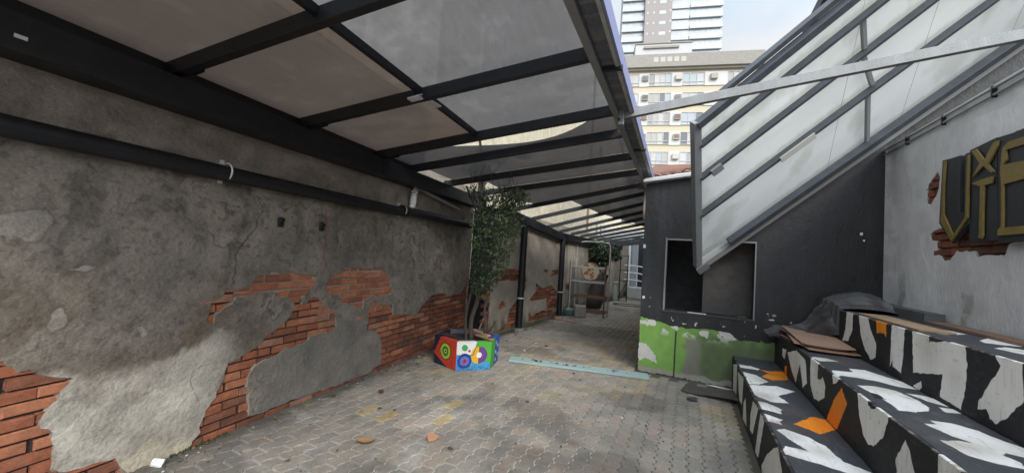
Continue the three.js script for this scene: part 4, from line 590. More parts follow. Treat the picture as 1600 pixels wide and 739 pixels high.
{
  const w = kthing('tiered_seating', 'three tall concrete steps painted black with bold white and orange lettering shapes', 'steps', 1.14, 0, 0);
  const U0 = 0.012, U1 = 4.6, setuv = (g, fn) => { g = clean(g); const p = g.attributes.position, u = g.attributes.uv; for (let i = 0; i < p.count; i++) { const [a, b] = fn(p.getX(i), p.getY(i), p.getZ(i)); u.setXY(i, a, b); } return g; };
  const V = [1.14, 1.58, 2.01, 2.55], Y = [0, 0.40, 0.77, 1.15];
  const rs = [RISER_1, RISER_2, RISER_3], tsd = [TREAD_1, TREAD_2, TREAD_3];
  for (let i = 0; i < 3; i++) {
    const st = new THREE.Group(); st.name = 'step'; w.add(st);
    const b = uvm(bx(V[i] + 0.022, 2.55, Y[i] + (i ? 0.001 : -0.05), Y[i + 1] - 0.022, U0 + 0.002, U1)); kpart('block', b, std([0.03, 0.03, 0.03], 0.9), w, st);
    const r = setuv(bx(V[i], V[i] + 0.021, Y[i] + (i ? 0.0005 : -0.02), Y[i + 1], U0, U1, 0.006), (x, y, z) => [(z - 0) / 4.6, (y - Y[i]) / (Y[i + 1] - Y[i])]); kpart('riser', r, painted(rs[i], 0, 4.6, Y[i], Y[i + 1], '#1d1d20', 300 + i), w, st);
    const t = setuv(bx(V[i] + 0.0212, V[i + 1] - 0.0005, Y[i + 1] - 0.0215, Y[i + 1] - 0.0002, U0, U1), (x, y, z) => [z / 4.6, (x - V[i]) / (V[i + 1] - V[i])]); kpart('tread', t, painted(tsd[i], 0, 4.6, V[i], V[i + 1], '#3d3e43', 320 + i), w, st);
  }
}
const wood = tex(512, 128, (x, y) => { const n = fbm(x * 4, y * 40, 4, 241), f = fbm(x * 12, y * 90, 3, 242); const k = 0.7 + 0.5 * n * 0.8 + 0.2 * (f - 0.5); return [k, k * 0.96, k * 0.92]; });
const ply = [[0.30, 0.185, 0.125], [0.34, 0.215, 0.15], [0.25, 0.155, 0.11], [0.36, 0.24, 0.175]].map((c) => std(c, 0.85, { map: wood, bumpMap: wood, bumpScale: 0.001 }));
{ // thin brown boards piled on the second step
  const base = 0.771; const L = ['lowest thin brown board in the pile on the second step', 'second lowest thin brown board, slid forward in the pile on the second step', 'thin brown board second from the top of the pile on the second step', 'topmost thin brown board of the pile beside the grey tarpaulin'];
  [[1.80, 0.72, 0.06], [1.79, 0.62, -0.10], [1.82, 0.55, 0.14], [1.80, 0.66, -0.02]].forEach(([v, u, a], i) => {
    const p = fromK(v, base + 0.012 + i * 0.017, u); const o = thing('board', L[i], 'board', [p.x, p.y, p.z], -TH + a, 'brown boards piled on the step');
    const g = new THREE.BoxGeometry(0.40, 0.009, 0.95, 4, 1, 8), q = g.attributes.position; for (let k = 0; k < q.count; k++) q.setY(k, q.getY(k) + 0.02 * Math.pow(q.getX(k) / 0.2, 2) * (i % 2 ? 0.6 : 0.2) + 0.012 * Math.sin(q.getZ(k) * 3 + i) + (i > 1 ? 0.004 : 0)); g.computeVertexNormals(); part('sheet', uvm(g, 1.2), ply[i], o);
  });
}
{ // planks and a grey batten along the back of the top step
  const pl = (name, lb, v0, v1, y0, y1, u0, u1, m, gl) => { const o = kthing(name, lb, 'plank', v0, y0, u0, gl); kpart('timber', uvm(bx(v0, v1, y0, y1, u0, u1, 0.003), 1), m, o); };
  pl('plank', 'long brown plank lying at the back of the top step against the white wall', 2.40, 2.54, 1.151, 1.172, 1.25, 4.4, std([0.21, 0.135, 0.095], 0.85, { map: wood }));
  pl('plank', 'short tan plank near the orange mark on the top step', 2.05, 2.24, 1.151, 1.166, 1.0, 2.0, std([0.40, 0.28, 0.18], 0.85, { map: wood }));
  pl('batten', 'dark grey batten running along the foot of the white wall behind the tarpaulin', 2.40, 2.53, 1.151, 1.235, 0.25, 1.23, std([0.10, 0.105, 0.11], 0.7, { map: wood }));
}
{ // tarpaulin
  const w = kthing('tarpaulin', 'crumpled dark grey plastic tarpaulin heaped at the far end of the top step', 'tarpaulin', 2.0, 0.78, 0.35);
  const n = 150, m = 110, P = [], I = [], U = [];
  const prof = [[2.52, 1.17], [2.42, 1.25], [2.26, 1.30], [2.10, 1.27], [1.985, 1.17], [1.93, 1.03], [1.85, 0.90], [1.72, 0.83], [1.58, 0.80], [1.48, 0.755]].map(([a, b]) => V3(a, b, 0)); const cv = new THREE.CatmullRomCurve3(prof);
  const fold = (a, b, s) => 1 - 2 * Math.abs(fbm(a, b, 2, s) - 0.5) * 2.2; // creases
  for (let i = 0; i <= n; i++) { const t = i / n, q = cv.getPoint(t), w0 = mix(0.04, 0.0, t) + 0.06 * fbm(t * 6, 2, 3, 8), w1 = mix(0.80, 0.30, sstep(0.15, 0.9, t)) + 0.2 * (fbm(t * 5, 1, 3, 9) - 0.5);
    for (let j = 0; j <= m; j++) { const s = j / m, e = Math.pow(Math.sin(Math.PI * s), 0.7);
      const sw = s + 0.10 * fbm(t * 2, s * 2, 2, 256), c1 = fold(sw * 5.5, t * 1.1 + sw, 251), c2 = fold(sw * 11 + 3, t * 2.2, 252), c3 = fold(s * 14 + t * 12, t * 14, 253), rel = 0.085 * (c1 - 0.5) + 0.035 * (c2 - 0.5) + 0.009 * (c3 - 0.5) * sstep(0.45, 0.2, t);
      const floor = q.x > 2.0 ? 1.156 : q.x > 1.57 ? 0.79 : 0.72, top = (q.y - floor) * (0.3 + 0.7 * e * (1 - 0.3 * s));
      P.push(q.x - rel * 0.9 * sstep(0.3, 0.45, t), floor + Math.max(0.004 + 0.004 * c2, top + rel * (0.3 + 0.7 * e) * 1.1), mix(w0, w1, s)); U.push(t, s); } }
  for (let i = 0; i < n; i++) for (let j = 0; j < m; j++) { const a = i * (m + 1) + j, b = a + m + 1; I.push(a, a + 1, b, a + 1, b + 1, b); }
  const g = new THREE.BufferGeometry(); g.setAttribute('position', new THREE.Float32BufferAttribute(P, 3)); g.setAttribute('uv', new THREE.Float32BufferAttribute(U, 2)); g.setIndex(I); g.computeVertexNormals(); const g2 = g.toNonIndexed(); kpart('sheet', g2, new THREE.MeshPhysicalMaterial({ color: lin(0.085, 0.084, 0.086), roughness: 0.5, side: THREE.DoubleSide, map: speck, bumpMap: rep(grain, 2), bumpScale: 0.003 }), w);
}

// ---------------------------------------------------------------- slanting glazed awning panel
{
  const w = thing('awning_panel', 'large slanting awning panel of pale translucent sheets in a dark steel frame', 'awning', [0.651, 1.542, -5.219]);
  const D = V3(0.750, 0.655, 0.05).normalize(), Ev = V3(-0.232, 1.314, 1.315), Len = 9.2; // along the rails; from lower to upper edge
  const N = V3().crossVectors(Ev, D).normalize(); if (N.z < 0) N.negate(); if (N.z < 0) N.negate();
  const at = (t, a, o = 0) => D.clone().multiplyScalar(t).addScaledVector(Ev, a).addScaledVector(N, o);
  const sheetM = new THREE.MeshPhysicalMaterial({ color: lin(0.86, 0.88, 0.87), roughness: 0.92, transmission: 0.8, thickness: 0, side: THREE.DoubleSide, map: tex(512, 512, (x, y) => { const n = fbm(x * 3, y * 3, 5, 261), f = fbm(x * 2, y * 14, 4, 262), b = sstep(0.55, 0.75, fbm(x * 5, y * 5, 5, 263)); const k = 0.93 + 0.16 * (n - 0.5) + 0.10 * (f - 0.5); const gr = [0.02, 0.40, 0.665, 0.87, 0.99].reduce((q, a) => Math.max(q, sstep(0.05, 0.012, Math.abs(y - a) + 0.03 * (fbm(x * 30, y * 8, 3, 264) - 0.5))), 0); return mix3(mix3([k, k, k], [0.60, 0.62, 0.54], 0.55 * b), [0.42, 0.41, 0.35], 0.5 * gr); }) });
  const frameM = std([0.085, 0.094, 0.108], 0.42, { metalness: 0.25, map: speck }), under = std([0.25, 0.25, 0.245], 0.7);
  const A = [0, 0.40, 0.665, 0.87, 1];
  const flip = N.dot(V3(0, 0, 1).sub(V3(0, 0, 0))) ; void flip;
  A.forEach((a, i) => { if (i === 0 || i === 4) return; part('rail', bar(at(0.03, a, 0.02), at(Len, a, 0.02), 0.036, 0.07, N, 0.003), frameM, w); });
  part('bottom_rail', bar(at(0.42, 0.012, 0.03), at(Len, 0.012, 0.03), 0.075, 0.085, N, 0.003), frameM, w);
  part('bottom_beam', bar(at(0.02, -0.042, -0.02), at(Len, -0.042, -0.02), 0.10, 0.12, N, 0.004), under, w).userData.label = 'pale grey beam under the lower edge';
  part('top_rail', [bar(at(0, 1.0, 0.02), at(Len, 1.0, 0.02), 0.07, 0.08, N, 0.003), bar(at(0.3, 1.045, -0.03), at(Len, 1.045, -0.03), 0.05, 0.06, N, 0.003)], frameM, w);
  part('side_rail', bar(at(0.0, -0.03, 0.0), at(0.0, 1.02, 0.0), 0.075, 0.08, N, 0.003), std([0.22, 0.23, 0.24], 0.4, { metalness: 0.3 }), w);
  const cuts = [0.035, 1.72, 2.55, 3.6, 4.7, 5.8, 7.0, Len];
  for (let i = 0; i < 4; i++) for (let j = 0; j + 1 < cuts.length; j++) {
    const t0 = cuts[j] + 0.002, t1 = cuts[j + 1] - 0.002, a0 = A[i] + 0.002, a1 = A[i + 1] - 0.002, q = [at(t0, a0, -0.03), at(t1, a0, -0.03), at(t1, a1, -0.03), at(t0, a1, -0.03)], b = q.map((p) => p.clone().addScaledVector(N, -0.006));
    const P = [], uv = [], put = (k, ps) => { for (const x of [0, 1, 2, 0, 2, 3]) { P.push(...ps[x].toArray()); uv.push(x === 1 || x === 2 ? t1 * 0.6 : t0 * 0.6, x > 1 ? a1 : a0); } }; put(0, q); void b;
    const g = new THREE.BufferGeometry(); g.setAttribute('position', new THREE.Float32BufferAttribute(P, 3)); g.setAttribute('uv', new THREE.Float32BufferAttribute(uv, 2)); g.computeVertexNormals(); part('glazing_sheet', g, sheetM, w);
  }
  part('cross_tube', [bar(at(1.70, 0.86, 0.0), at(1.80, 0.68, 0.0), 0.035, 0.03, N), bar(at(1.80, 0.65, 0.0), at(2.0, 0.42, 0.0), 0.035, 0.03, N), bar(at(1.98, 0.38, 0.0), at(2.14, 0.03, 0.0), 0.035, 0.03, N)], greyMetal, w);
  part('splice_plate', bar(at(0.98, 0.40, 0.065), at(1.36, 0.40, 0.065), 0.075, 0.012, N), std([0.42, 0.41, 0.38], 0.5), w).userData.label = 'bare metal splice plate';
  part('clamp', [bar(at(0.14, 0.665, 0.07), at(0.26, 0.665, 0.07), 0.08, 0.03, N)], greyMetal, w); part('corner_plate', [bar(at(-0.03, -0.05, 0.05), at(0.12, -0.05, 0.05), 0.12, 0.012, N)], greyMetal, w);
}
{ // tie bar between the canopy edge and the white wall
  const a = V3(-0.235, 2.80, -3.40), b = fromK(2.70, 3.235, 1.9), w = thing('tie_bar', 'long grey square steel bar crossing from the canopy edge to the white wall', 'steel bar', a.toArray());
  const d = b.clone().sub(a); part('tube', bar(V3(0, 0, 0), d, 0.05, 0.075, V3(0, 1, 0), 0.004), std([0.25, 0.255, 0.25], 0.55, { map: speck }), w); part('end_plate', bx(-0.03, 0.02, -0.10, 0.09, -0.05, 0.05, 0.004), greyMetal, w); for (const y of [0.06, -0.06]) part('bolt', rod(V3(-0.02, y, 0.05), V3(-0.02, y, 0.075), 0.013, 6), darkMetal, w);
}

// ---------------------------------------------------------------- things on the yard floor
{
  const a = V3(-1.71, 0, -5.10), b = V3(0.14, 0, -5.32), L = a.distanceTo(b), w = thing('plank', 'long pale blue painted plank lying across the pavers', 'plank', [(a.x + b.x) / 2, 0.004, (a.z + b.z) / 2], -Math.atan2(b.z - a.z, b.x - a.x));
  part('timber', uvm(bx(-L / 2, L / 2, 0, 0.028, -0.10, 0.10, 0.004)), std([0.33, 0.46, 0.47], 0.7, { map: rep(wood, 0.7, 4), bumpMap: rep(wood, 0.7, 4), bumpScale: 0.002 }), w);
  const r = rng(71), sp = []; for (let k = 0; k < 26; k++) { const x = (r() - 0.5) * L * 0.95, q = 0.01 + r() * 0.05; sp.push(bx(x, x + q, 0.0282, 0.0295, -0.09 + r() * 0.12, -0.06 + r() * 0.12)); } part('worn_patch', sp, std([0.14, 0.15, 0.14], 0.9), w).userData.kind = 'stuff';
}
function shard(name, label, cat, x, z, m, s, turn, seed, tilt = 0.05, thick = 0.01) {
  const r = rng(seed), P = []; const n = 6; for (let k = 0; k < n; k++) { const a = k / n * 6.283, q = 0.65 + r() * 0.5; P.push([Math.cos(a) * s[0] * q, Math.sin(a) * s[1] * q]); }
  const g = new THREE.ExtrudeGeometry(shapeOf(P), { depth: thick, bevelEnabled: true, bevelSize: 0.002, bevelThickness: 0.002, bevelSegments: 1 }); g.rotateX(-Math.PI / 2 + tilt); const o = part(name, uvm(g), m, scene); o.name = numbered(name); o.position.set(x, 0.006 + s[1] * Math.sin(Math.abs(tilt)), z); o.rotation.y = turn; return tag(o, label, cat);
}
shard('tile_shard', 'orange terracotta tile shard on the pavers, near the middle foreground', 'shard', -1.5, -2.67, std([0.50, 0.26, 0.15], 0.9, { map: speck }), [0.055, 0.05], 0.6, 3, 0.25, 0.012);
{ // curled dry leaf
  const g = new THREE.PlaneGeometry(0.13, 0.07, 10, 6), p = g.attributes.position; for (let i = 0; i < p.count; i++) { const x = p.getX(i) / 0.065, y = p.getY(i) / 0.035; p.setXYZ(i, p.getX(i), 0.006 + 0.014 * y * y * Math.abs(y) + 0.012 * x * x, p.getY(i) * (1 - 0.75 * Math.abs(x) ** 2.2)); } g.computeVertexNormals();
  const o = part('dry_leaf', g, new THREE.MeshStandardMaterial({ color: lin(0.34, 0.19, 0.08), roughness: 0.8, side: THREE.DoubleSide, map: speck })); o.position.set(-1.91, 0.004, -2.4); o.rotation.y = 0.5; tag(o, 'curled brown dry leaf on the pavers, left of the tile shard', 'leaf');
}
{
  const w = thing('paper_cup', 'small crushed white cup lying at the foot of the plastered wall', 'cup', [-2.86, 0.02, -1.60], 0.7);
  const g = new THREE.CylinderGeometry(0.022, 0.029, 0.06, 18, 5, true), p = g.attributes.position; for (let i = 0; i < p.count; i++) { const k = 1 + 0.25 * (vn(p.getX(i) * 60 + 3, p.getY(i) * 60, 4) - 0.5); p.setX(i, p.getX(i) * k * 1.1); p.setZ(i, p.getZ(i) * k * 0.8); } g.computeVertexNormals(); g.rotateZ(1.3); part('cup_wall', g, new THREE.MeshStandardMaterial({ color: lin(0.75, 0.75, 0.73), roughness: 0.6, side: THREE.DoubleSide }), w);
  const b = new THREE.CylinderGeometry(0.022, 0.022, 0.004, 18).translate(0, 0.03, 0).rotateZ(1.3); part('cup_base', b, whiteMat, w);
}
{
  const w = thing('board', 'dark warped board lying on the ground between kiosk and painted steps', 'board', [0.84, 0.004, -5.03], -0.28);
  const g = new THREE.BoxGeometry(0.62, 0.014, 0.30, 14, 1, 4), p = g.attributes.position, r = rng(5); for (let i = 0; i < p.count; i++) { const x = p.getX(i), z = p.getZ(i); p.setY(i, p.getY(i) + 0.022 + 0.018 * Math.sin(x * 7) + 0.02 * fbm(x * 6, z * 9, 3, 5)); if (Math.abs(z) > 0.14) p.setZ(i, z * (0.75 + 0.35 * fbm(x * 7 + z, 2, 3, 6))); } g.computeVertexNormals(); part('sheet', uvm(g), std([0.085, 0.078, 0.07], 0.9, { map: wood }), w); void r;
}
shard('stone', 'small dark flat stone in front of the warped board', 'stone', 0.60, -4.72, std([0.05, 0.05, 0.06], 0.8), [0.06, 0.04], 0.2, 9, 0.04, 0.025);
shard('paper_scrap', 'torn white paper strip at the foot of the green base', 'paper', 1.0, -5.38, whiteMat, [0.15, 0.03], -0.15, 12, 0.1, 0.003);
shard('brick_chip', 'dark brown brick chip on the pavers close to the wall', 'shard', -2.45, -3.25, std([0.10, 0.035, 0.025], 0.9), [0.03, 0.025], 0.2, 14, 0.1, 0.02);
{ // grit and crumbs nobody could count
  const r = rng(91), gs = []; for (let k = 0; k < 420; k++) { const nearW = r() < 0.45; const z = -1.2 - r() * 9, x = nearW ? wallX(z) + 0.03 + r() * r() * 0.28 : wallX(z) + 0.1 + r() * (z > -5.5 ? 3.7 : 2.2); if (x > (z > -5.6 ? 1.05 : -0.1)) continue; const s = 0.004 + r() * r() * r() * 0.02, g = new THREE.IcosahedronGeometry(s, 0); g.scale(1 + r(), 0.5 + r() * 0.4, 1 + r()); g.rotateY(r() * 6); g.translate(x, s * 0.4, z); const q = r(), c = q < 0.4 ? [0.06, 0.055, 0.05] : q < 0.65 ? [0.5, 0.48, 0.44] : q < 0.85 ? [0.25, 0.11, 0.07] : [0.22, 0.19, 0.15], n = g.attributes.position.count, a = new Float32Array(n * 3); for (let i = 0; i < n; i++) a.set(c, i * 3); g.setAttribute('color', new THREE.BufferAttribute(a, 3)); gs.push(g); }
  tag(part('grit', gs, new THREE.MeshStandardMaterial({ vertexColors: true, roughness: 0.95 })), 'loose grit and plaster crumbs scattered on the pavers', 'grit', null, 'stuff');
  { const r3 = rng(93), ls = []; for (let k = 0; k < 110; k++) { const z = -1.5 - r3() * 8.5, q = r3(), x = q < 0.5 ? wallX(z) + 0.04 + r3() * 0.3 : q < 0.75 ? -2.2 + (r3() - 0.5) * 1.3 : wallX(z) + 0.3 + r3() * 3; if (x > (z > -5.6 ? 1.0 : -0.1)) continue; const L = 0.018 + r3() * 0.03, g = new THREE.PlaneGeometry(L, L * 0.5, 4, 2), p = g.attributes.position; for (let i = 0; i < p.count; i++) { const a = p.getX(i) / (L / 2), b = p.getY(i) / (L / 4); p.setXYZ(i, p.getX(i), 0.003 + L * 0.16 * a * a + L * 0.1 * b * b, p.getY(i) * (1 - 0.8 * a * a)); } g.rotateY(r3() * 6.28); g.translate(x, 0.003, z); const c = [[0.16, 0.09, 0.045], [0.10, 0.06, 0.035], [0.24, 0.16, 0.07], [0.07, 0.08, 0.035]][Math.floor(r3() * 4)], n = p.count, a = new Float32Array(n * 3); for (let i = 0; i < n; i++) a.set(c, i * 3); g.setAttribute('color', new THREE.BufferAttribute(a, 3)); g.computeVertexNormals(); ls.push(g); } tag(part('leaf_litter', ls, new THREE.MeshStandardMaterial({ vertexColors: true, roughness: 0.9, side: THREE.DoubleSide })), 'small dry leaves scattered over the pavers and along the walls', 'leaf litter', null, 'stuff'); }
  const ms = [], r2 = rng(92); for (let k = 0; k < 2600; k++) { const z = -1.3 - r2() * 9.5, x = wallX(z) + 0.004 + r2() * r2() * (z < -6 ? 0.14 : 0.07), h = 0.006 + r2() * 0.022, g = new THREE.ConeGeometry(0.003 + r2() * 0.004, h, 3, 1, true); if (fbm(z * 1.5, 3, 3, 7) < 0.45) continue; g.rotateX((r2() - 0.5) * 1.2); g.rotateZ((r2() - 0.5) * 1.2); g.translate(x, h * 0.4, z); ms.push(g); }
  tag(part('moss', ms, std([0.05, 0.06, 0.022], 1)), 'thin green moss growing along the foot of the left walls', 'moss', null, 'stuff');
}
// ---------------------------------------------------------------- far end of the passage
{
  const w = thing('shelf_rack', 'rusty white wire shelf rack with four tiers standing by the tan wall', 'shelf rack', [-1.32, 0, -10.25], -0.12);
  const paint = std([0.52, 0.50, 0.46], 0.7, { map: speck }), rust = std([0.14, 0.08, 0.055], 0.9);
  const X = 0.46, Z = 0.24; for (const [x, z, h, m] of [[-X, Z, 1.42, paint], [X, Z, 1.42, rust], [-X, -Z, 1.85, paint], [X, -Z, 1.85, paint]]) part('upright', rod(V3(x, 0, z), V3(x, h, z), 0.022, 8), m, w);
  part('back_hoop', tube([V3(-X, 1.8, -Z), V3(-X + 0.03, 1.93, -Z), V3(-X + 0.14, 1.97, -Z), V3(X - 0.14, 1.97, -Z), V3(X - 0.03, 1.93, -Z), V3(X, 1.8, -Z)], 0.014, 6, 30), paint, w);
  for (const y of [0.12, 0.50, 0.90, 1.28]) { const s = part('shelf', [bar(V3(-X, y, Z), V3(X, y, Z), 0.02, 0.045), bar(V3(-X, y, -Z), V3(X, y, -Z), 0.02, 0.045), bar(V3(-X, y, -Z), V3(-X, y, Z), 0.018, 0.03), bar(V3(X, y, -Z), V3(X, y, Z), 0.018, 0.03)], y < 0.8 ? rust : paint, w); part('wire', [0, 1, 2, 3, 4, 5, 6].map((k) => rod(V3(-X, y + 0.01, -Z + 0.06 * k + 0.01), V3(X, y + 0.01, -Z + 0.06 * k + 0.01), 0.004, 4)), rust, s); }
  const d = thing('disc', 'round cream disc with rust stains leaning on the shelf rack', 'disc', [-1.33, 0.92, -10.42]); part('plate', new THREE.CylinderGeometry(0.24, 0.24, 0.03, 30).rotateX(Math.PI / 2 - 0.1).translate(0, 0.24, 0), std([0.45, 0.37, 0.25], 0.85, { map: tex(128, 128, (x, y) => mix3([1, 1, 1], [0.6, 0.25, 0.12], sstep(0.5, 0.65, fbm(x * 5, y * 5, 4, 301)))) }), d); part('rim', new THREE.TorusGeometry(0.24, 0.012, 6, 32).rotateX(-0.1).translate(0, 0.24, 0.005), rust, d);
  const b = thing('concrete_block', 'rounded pale concrete block on the ground before the shelf rack', 'block', [-1.46, 0, -9.74], 0.3); part('body', new RoundedBoxGeometry(0.29, 0.31, 0.27, 3, 0.04).translate(0, 0.155, 0), std([0.36, 0.32, 0.28], 0.95, { bumpMap: rep(grain, 2), bumpScale: 0.006, map: speck }), b); part('recess', new THREE.CylinderGeometry(0.06, 0.06, 0.004, 16).translate(0.02, 0.311, 0), std([0.18, 0.16, 0.14], 0.95), b);
  const o = thing('basin', 'teal plastic basin between the black post and the shelf rack', 'basin', [-1.78, 0, -9.85]); part('shell', new THREE.LatheGeometry([[0.001, 0.01], [0.13, 0.01], [0.17, 0.17], [0.185, 0.175], [0.19, 0.165], [0.15, 0], [0.001, 0]].map(([a, c]) => new THREE.Vector2(a, c)), 24), std([0.12, 0.2, 0.18], 0.5), o); part('rim', new THREE.TorusGeometry(0.186, 0.008, 6, 28).rotateX(Math.PI / 2).translate(0, 0.17, 0), std([0.16, 0.25, 0.22], 0.5), o);
}
shard('roof_tile_piece', 'broken terracotta piece by the tan wall, left of two', 'shard', -1.86, -8.95, std([0.36, 0.15, 0.08], 0.9), [0.13, 0.06], 0.1, 21, 0.05, 0.02);
shard('roof_tile_piece', 'broken terracotta piece by the tan wall, right of two', 'shard', -1.55, -8.9, std([0.40, 0.19, 0.11], 0.9), [0.16, 0.05], -0.5, 22, 0.07, 0.02);
{
  const w = thing('potted_palm', 'leafy plant in a tall dark brown leaning pot behind the shelf rack', 'plant', [-1.42, 0, -11.9]);
  const pot = new THREE.LatheGeometry([[0.0, 0], [0.26, 0], [0.31, 0.25], [0.24, 0.6], [0.17, 0.95], [0.20, 1.05], [0.15, 1.05], [0.10, 0.9], [0, 0.9]].map(([a, b]) => new THREE.Vector2(a, b)), 22); const p = pot.attributes.position; for (let i = 0; i < p.count; i++) p.setX(i, p.getX(i) + 0.32 * p.getY(i) * p.getY(i) * 0.6 + 0.08 * p.getY(i)); pot.computeVertexNormals();
  part('pot', pot, std([0.055, 0.04, 0.033], 0.7), w); part('stem', [-0.1, -0.03, 0.04, 0.1].map((k) => tube([V3(0.28, 0.9, 0), V3(0.27 + k, 1.2, k), V3(0.22 + k * 2.2, 1.62, k)], 0.018, 6, 10)), std([0.05, 0.045, 0.03], 0.9), w);
  part('crown', foliage([[0.22, 1.75, 0, 0.5, 0.26, 0.4], [0.0, 1.68, 0.1, 0.3, 0.2, 0.3], [0.5, 1.66, 0, 0.3, 0.2, 0.3], [0.25, 1.42, 0, 0.22, 0.16, 0.2, 0.01]], 2600, 0.13, 63, [[0.03, 0.055, 0.025], [0.04, 0.075, 0.033], [0.06, 0.095, 0.042]], 0.1), leafMat, w);
}
{
  const w = thing('pedestal', 'pale concrete pedestal with a flat cap near the end of the passage', 'pedestal', [-1.04, 0, -15.2]); const c = std([0.40, 0.42, 0.36], 0.9, { bumpMap: rep(grain, 2), bumpScale: 0.005 });
  part('shaft', bx(-0.2, 0.2, 0, 0.64, -0.2, 0.2, 0.01), c, w); part('cap', bx(-0.25, 0.25, 0.641, 0.70, -0.25, 0.25, 0.008), c, w);
}
{
  const w = thing('metal_stand', 'slim black metal stand with shelves right of the concrete pedestal', 'stand', [-0.66, 0, -14.9], -0.2);
  for (const x of [-0.14, 0.14]) part('upright', rod(V3(x, 0, 0), V3(x, 1.75, 0), 0.02, 8), darkMetal, w); for (const y of [0.15, 0.75, 1.15, 1.7]) part('shelf', bx(-0.17, 0.17, y, y + 0.02, -0.12, 0.12), darkMetal, w); part('brace', rod(V3(-0.14, 0.15, -0.02), V3(0.14, 0.75, -0.02), 0.012, 6), darkMetal, w);
}
{
  const g = new THREE.TorusGeometry(0.42, 0.018, 6, 48); g.rotateX(Math.PI / 2); g.scale(1.3, 1, 0.7); const o = part('hose', g, std([0.10, 0.11, 0.10], 0.6)); o.position.set(-0.35, 0.02, -13.6); tag(o, 'loop of dark hose lying on the ground near the passage end', 'hose');
}
{
  const w = thing('end_building', 'white fronted building with dark glass doors closing the end of the passage', 'building', [-0.4, 0, -17.4], -TH);
  const wh = std([0.62, 0.62, 0.60], 0.85), dk = std([0.02, 0.023, 0.028], 0.2), cur = std([0.24, 0.25, 0.27], 0.9);
  part('wall', [bx(-1.5, -0.62, 0, 2.6, -0.4, -0.2), bx(-1.5, 5, 2.601, 2.9, -0.4, -0.2)], wh, w); part('pillar', bx(-0.60, -0.36, 0, 2.6, -0.2, 0.1), wh, w); part('pillar', bx(-0.26, -0.12, 0, 2.6, -0.2, 0.05), wh, w);
  part('glass_door', bx(-0.11, 3, 0.4, 2.6, -0.36, -0.3), dk, w); part('door_frame', [bx(0.42, 0.48, 0.4, 2.6, -0.29, -0.22), bx(1.3, 1.36, 0.4, 2.6, -0.29, -0.22)], std([0.12, 0.13, 0.15], 0.5), w); part('curtain', bx(-0.10, 0.18, 0.4, 2.55, -0.28, -0.24), cur, w);
  part('landing', bx(-0.1, 3.5, 0, 0.42, -0.2, 0.85), std([0.42, 0.40, 0.37], 0.9), w);
  const r = thing('handrail', 'white three-rail handrail above the landing at the passage end', 'handrail', [-0.40, 0.42, -16.7], -TH); for (const y of [0.32, 0.62, 0.92]) part('rail', tube([V3(-0.42, y, 0), V3(0.2, y, 0), V3(0.55, y - 0.06, 0.05), V3(1.6, y - 0.35, 0.05)], 0.022, 8, 24), std([0.7, 0.7, 0.7], 0.35), r); for (const x of [-0.40, 0.2]) part('baluster', rod(V3(x, 0, 0), V3(x, 0.95, 0), 0.02, 8), std([0.65, 0.65, 0.65], 0.4), r);
}
// ---------------------------------------------------------------- neighbours
{
  const w = thing('added_dark_wall', 'added dark wall behind the near left wall, darkening the view through the canopy sheets', 'house', [-4.1, 0, -6.2]);  // added wall, otherwise unseen; darkens what shows through the wall-side sheets
  part('wall', uvm(bx(-5, 0, 0, 4.05, 0, 9.5)), std([0.15, 0.10, 0.07], 0.95, { map: speck }), w); part('eaves', bx(-5, 0.06, 4.051, 4.16, -0.05, 9.6), std([0.07, 0.055, 0.045], 0.9), w);
}
{
  const w = thing('cream_building', 'tall cream rendered building rising behind the left walls, seen through the canopy', 'building', [-4.1, 0, -6.4], -0.02);
  const cm = std([0.86, 0.77, 0.58], 0.9, { map: speck, bumpMap: rep(grain, 0.5), bumpScale: 0.004 }); part('wall', uvm(bx(-9, 0, 0, 16.5, -78, 0), 0.3), cm, w); part('cornice', bx(0.001, 0.14, 16.0, 16.4, -78, 0), std([0.5, 0.45, 0.36], 0.9), w); part('drain', rod(V3(0.09, 0, -19), V3(0.09, 16, -19), 0.07, 8), std([0.28, 0.16, 0.11], 0.7), w);
  for (let k = 0; k < 4; k++) for (let j = 0; j < 3; j++) { const f = part('window', bx(-0.02, 0.03, 3.4 + j * 3.1, 4.5 + j * 3.1, -24.5 - k * 2.6, -23.3 - k * 2.6), std([0.5, 0.5, 0.5], 0.6), w); part('pane', bx(0.031, 0.036, 3.47 + j * 3.1, 4.43 + j * 3.1, -24.43 - k * 2.6, -23.37 - k * 2.6), std([0.05, 0.06, 0.07], 0.15), f); }
}
{
  const t = thing('tree', 'leafy tree behind the left wall glimpsed through the gap in the canopy', 'tree', [-3.62, 0, -7.9]);
  part('trunk', tube([V3(0, 0, 0), V3(0.05, 1.8, 0.1), V3(0.0, 3.4, 0)], 0.09, 8, 14), bark, t); for (const b of [[V3(0.02, 2.8, 0), V3(0.2, 3.5, 0.5), V3(0.25, 4.0, 0.9)], [V3(0.02, 3.0, 0), V3(0.1, 3.8, -0.9), V3(0.2, 4.5, -2)]]) part('branch', tube(b, 0.03, 6, 10), bark, t);
  part('crown', foliage([[0.15, 3.30, 0.6, 0.3, 0.16, 0.4], [0.2, 3.72, 0.1, 0.3, 0.14, 0.35], [0.2, 4.35, -1.9, 0.3, 0.14, 0.4]], 1200, 0.12, 66, [[0.06, 0.13, 0.03], [0.09, 0.18, 0.045], [0.13, 0.22, 0.06]], 0.2), leafMat, t);
}
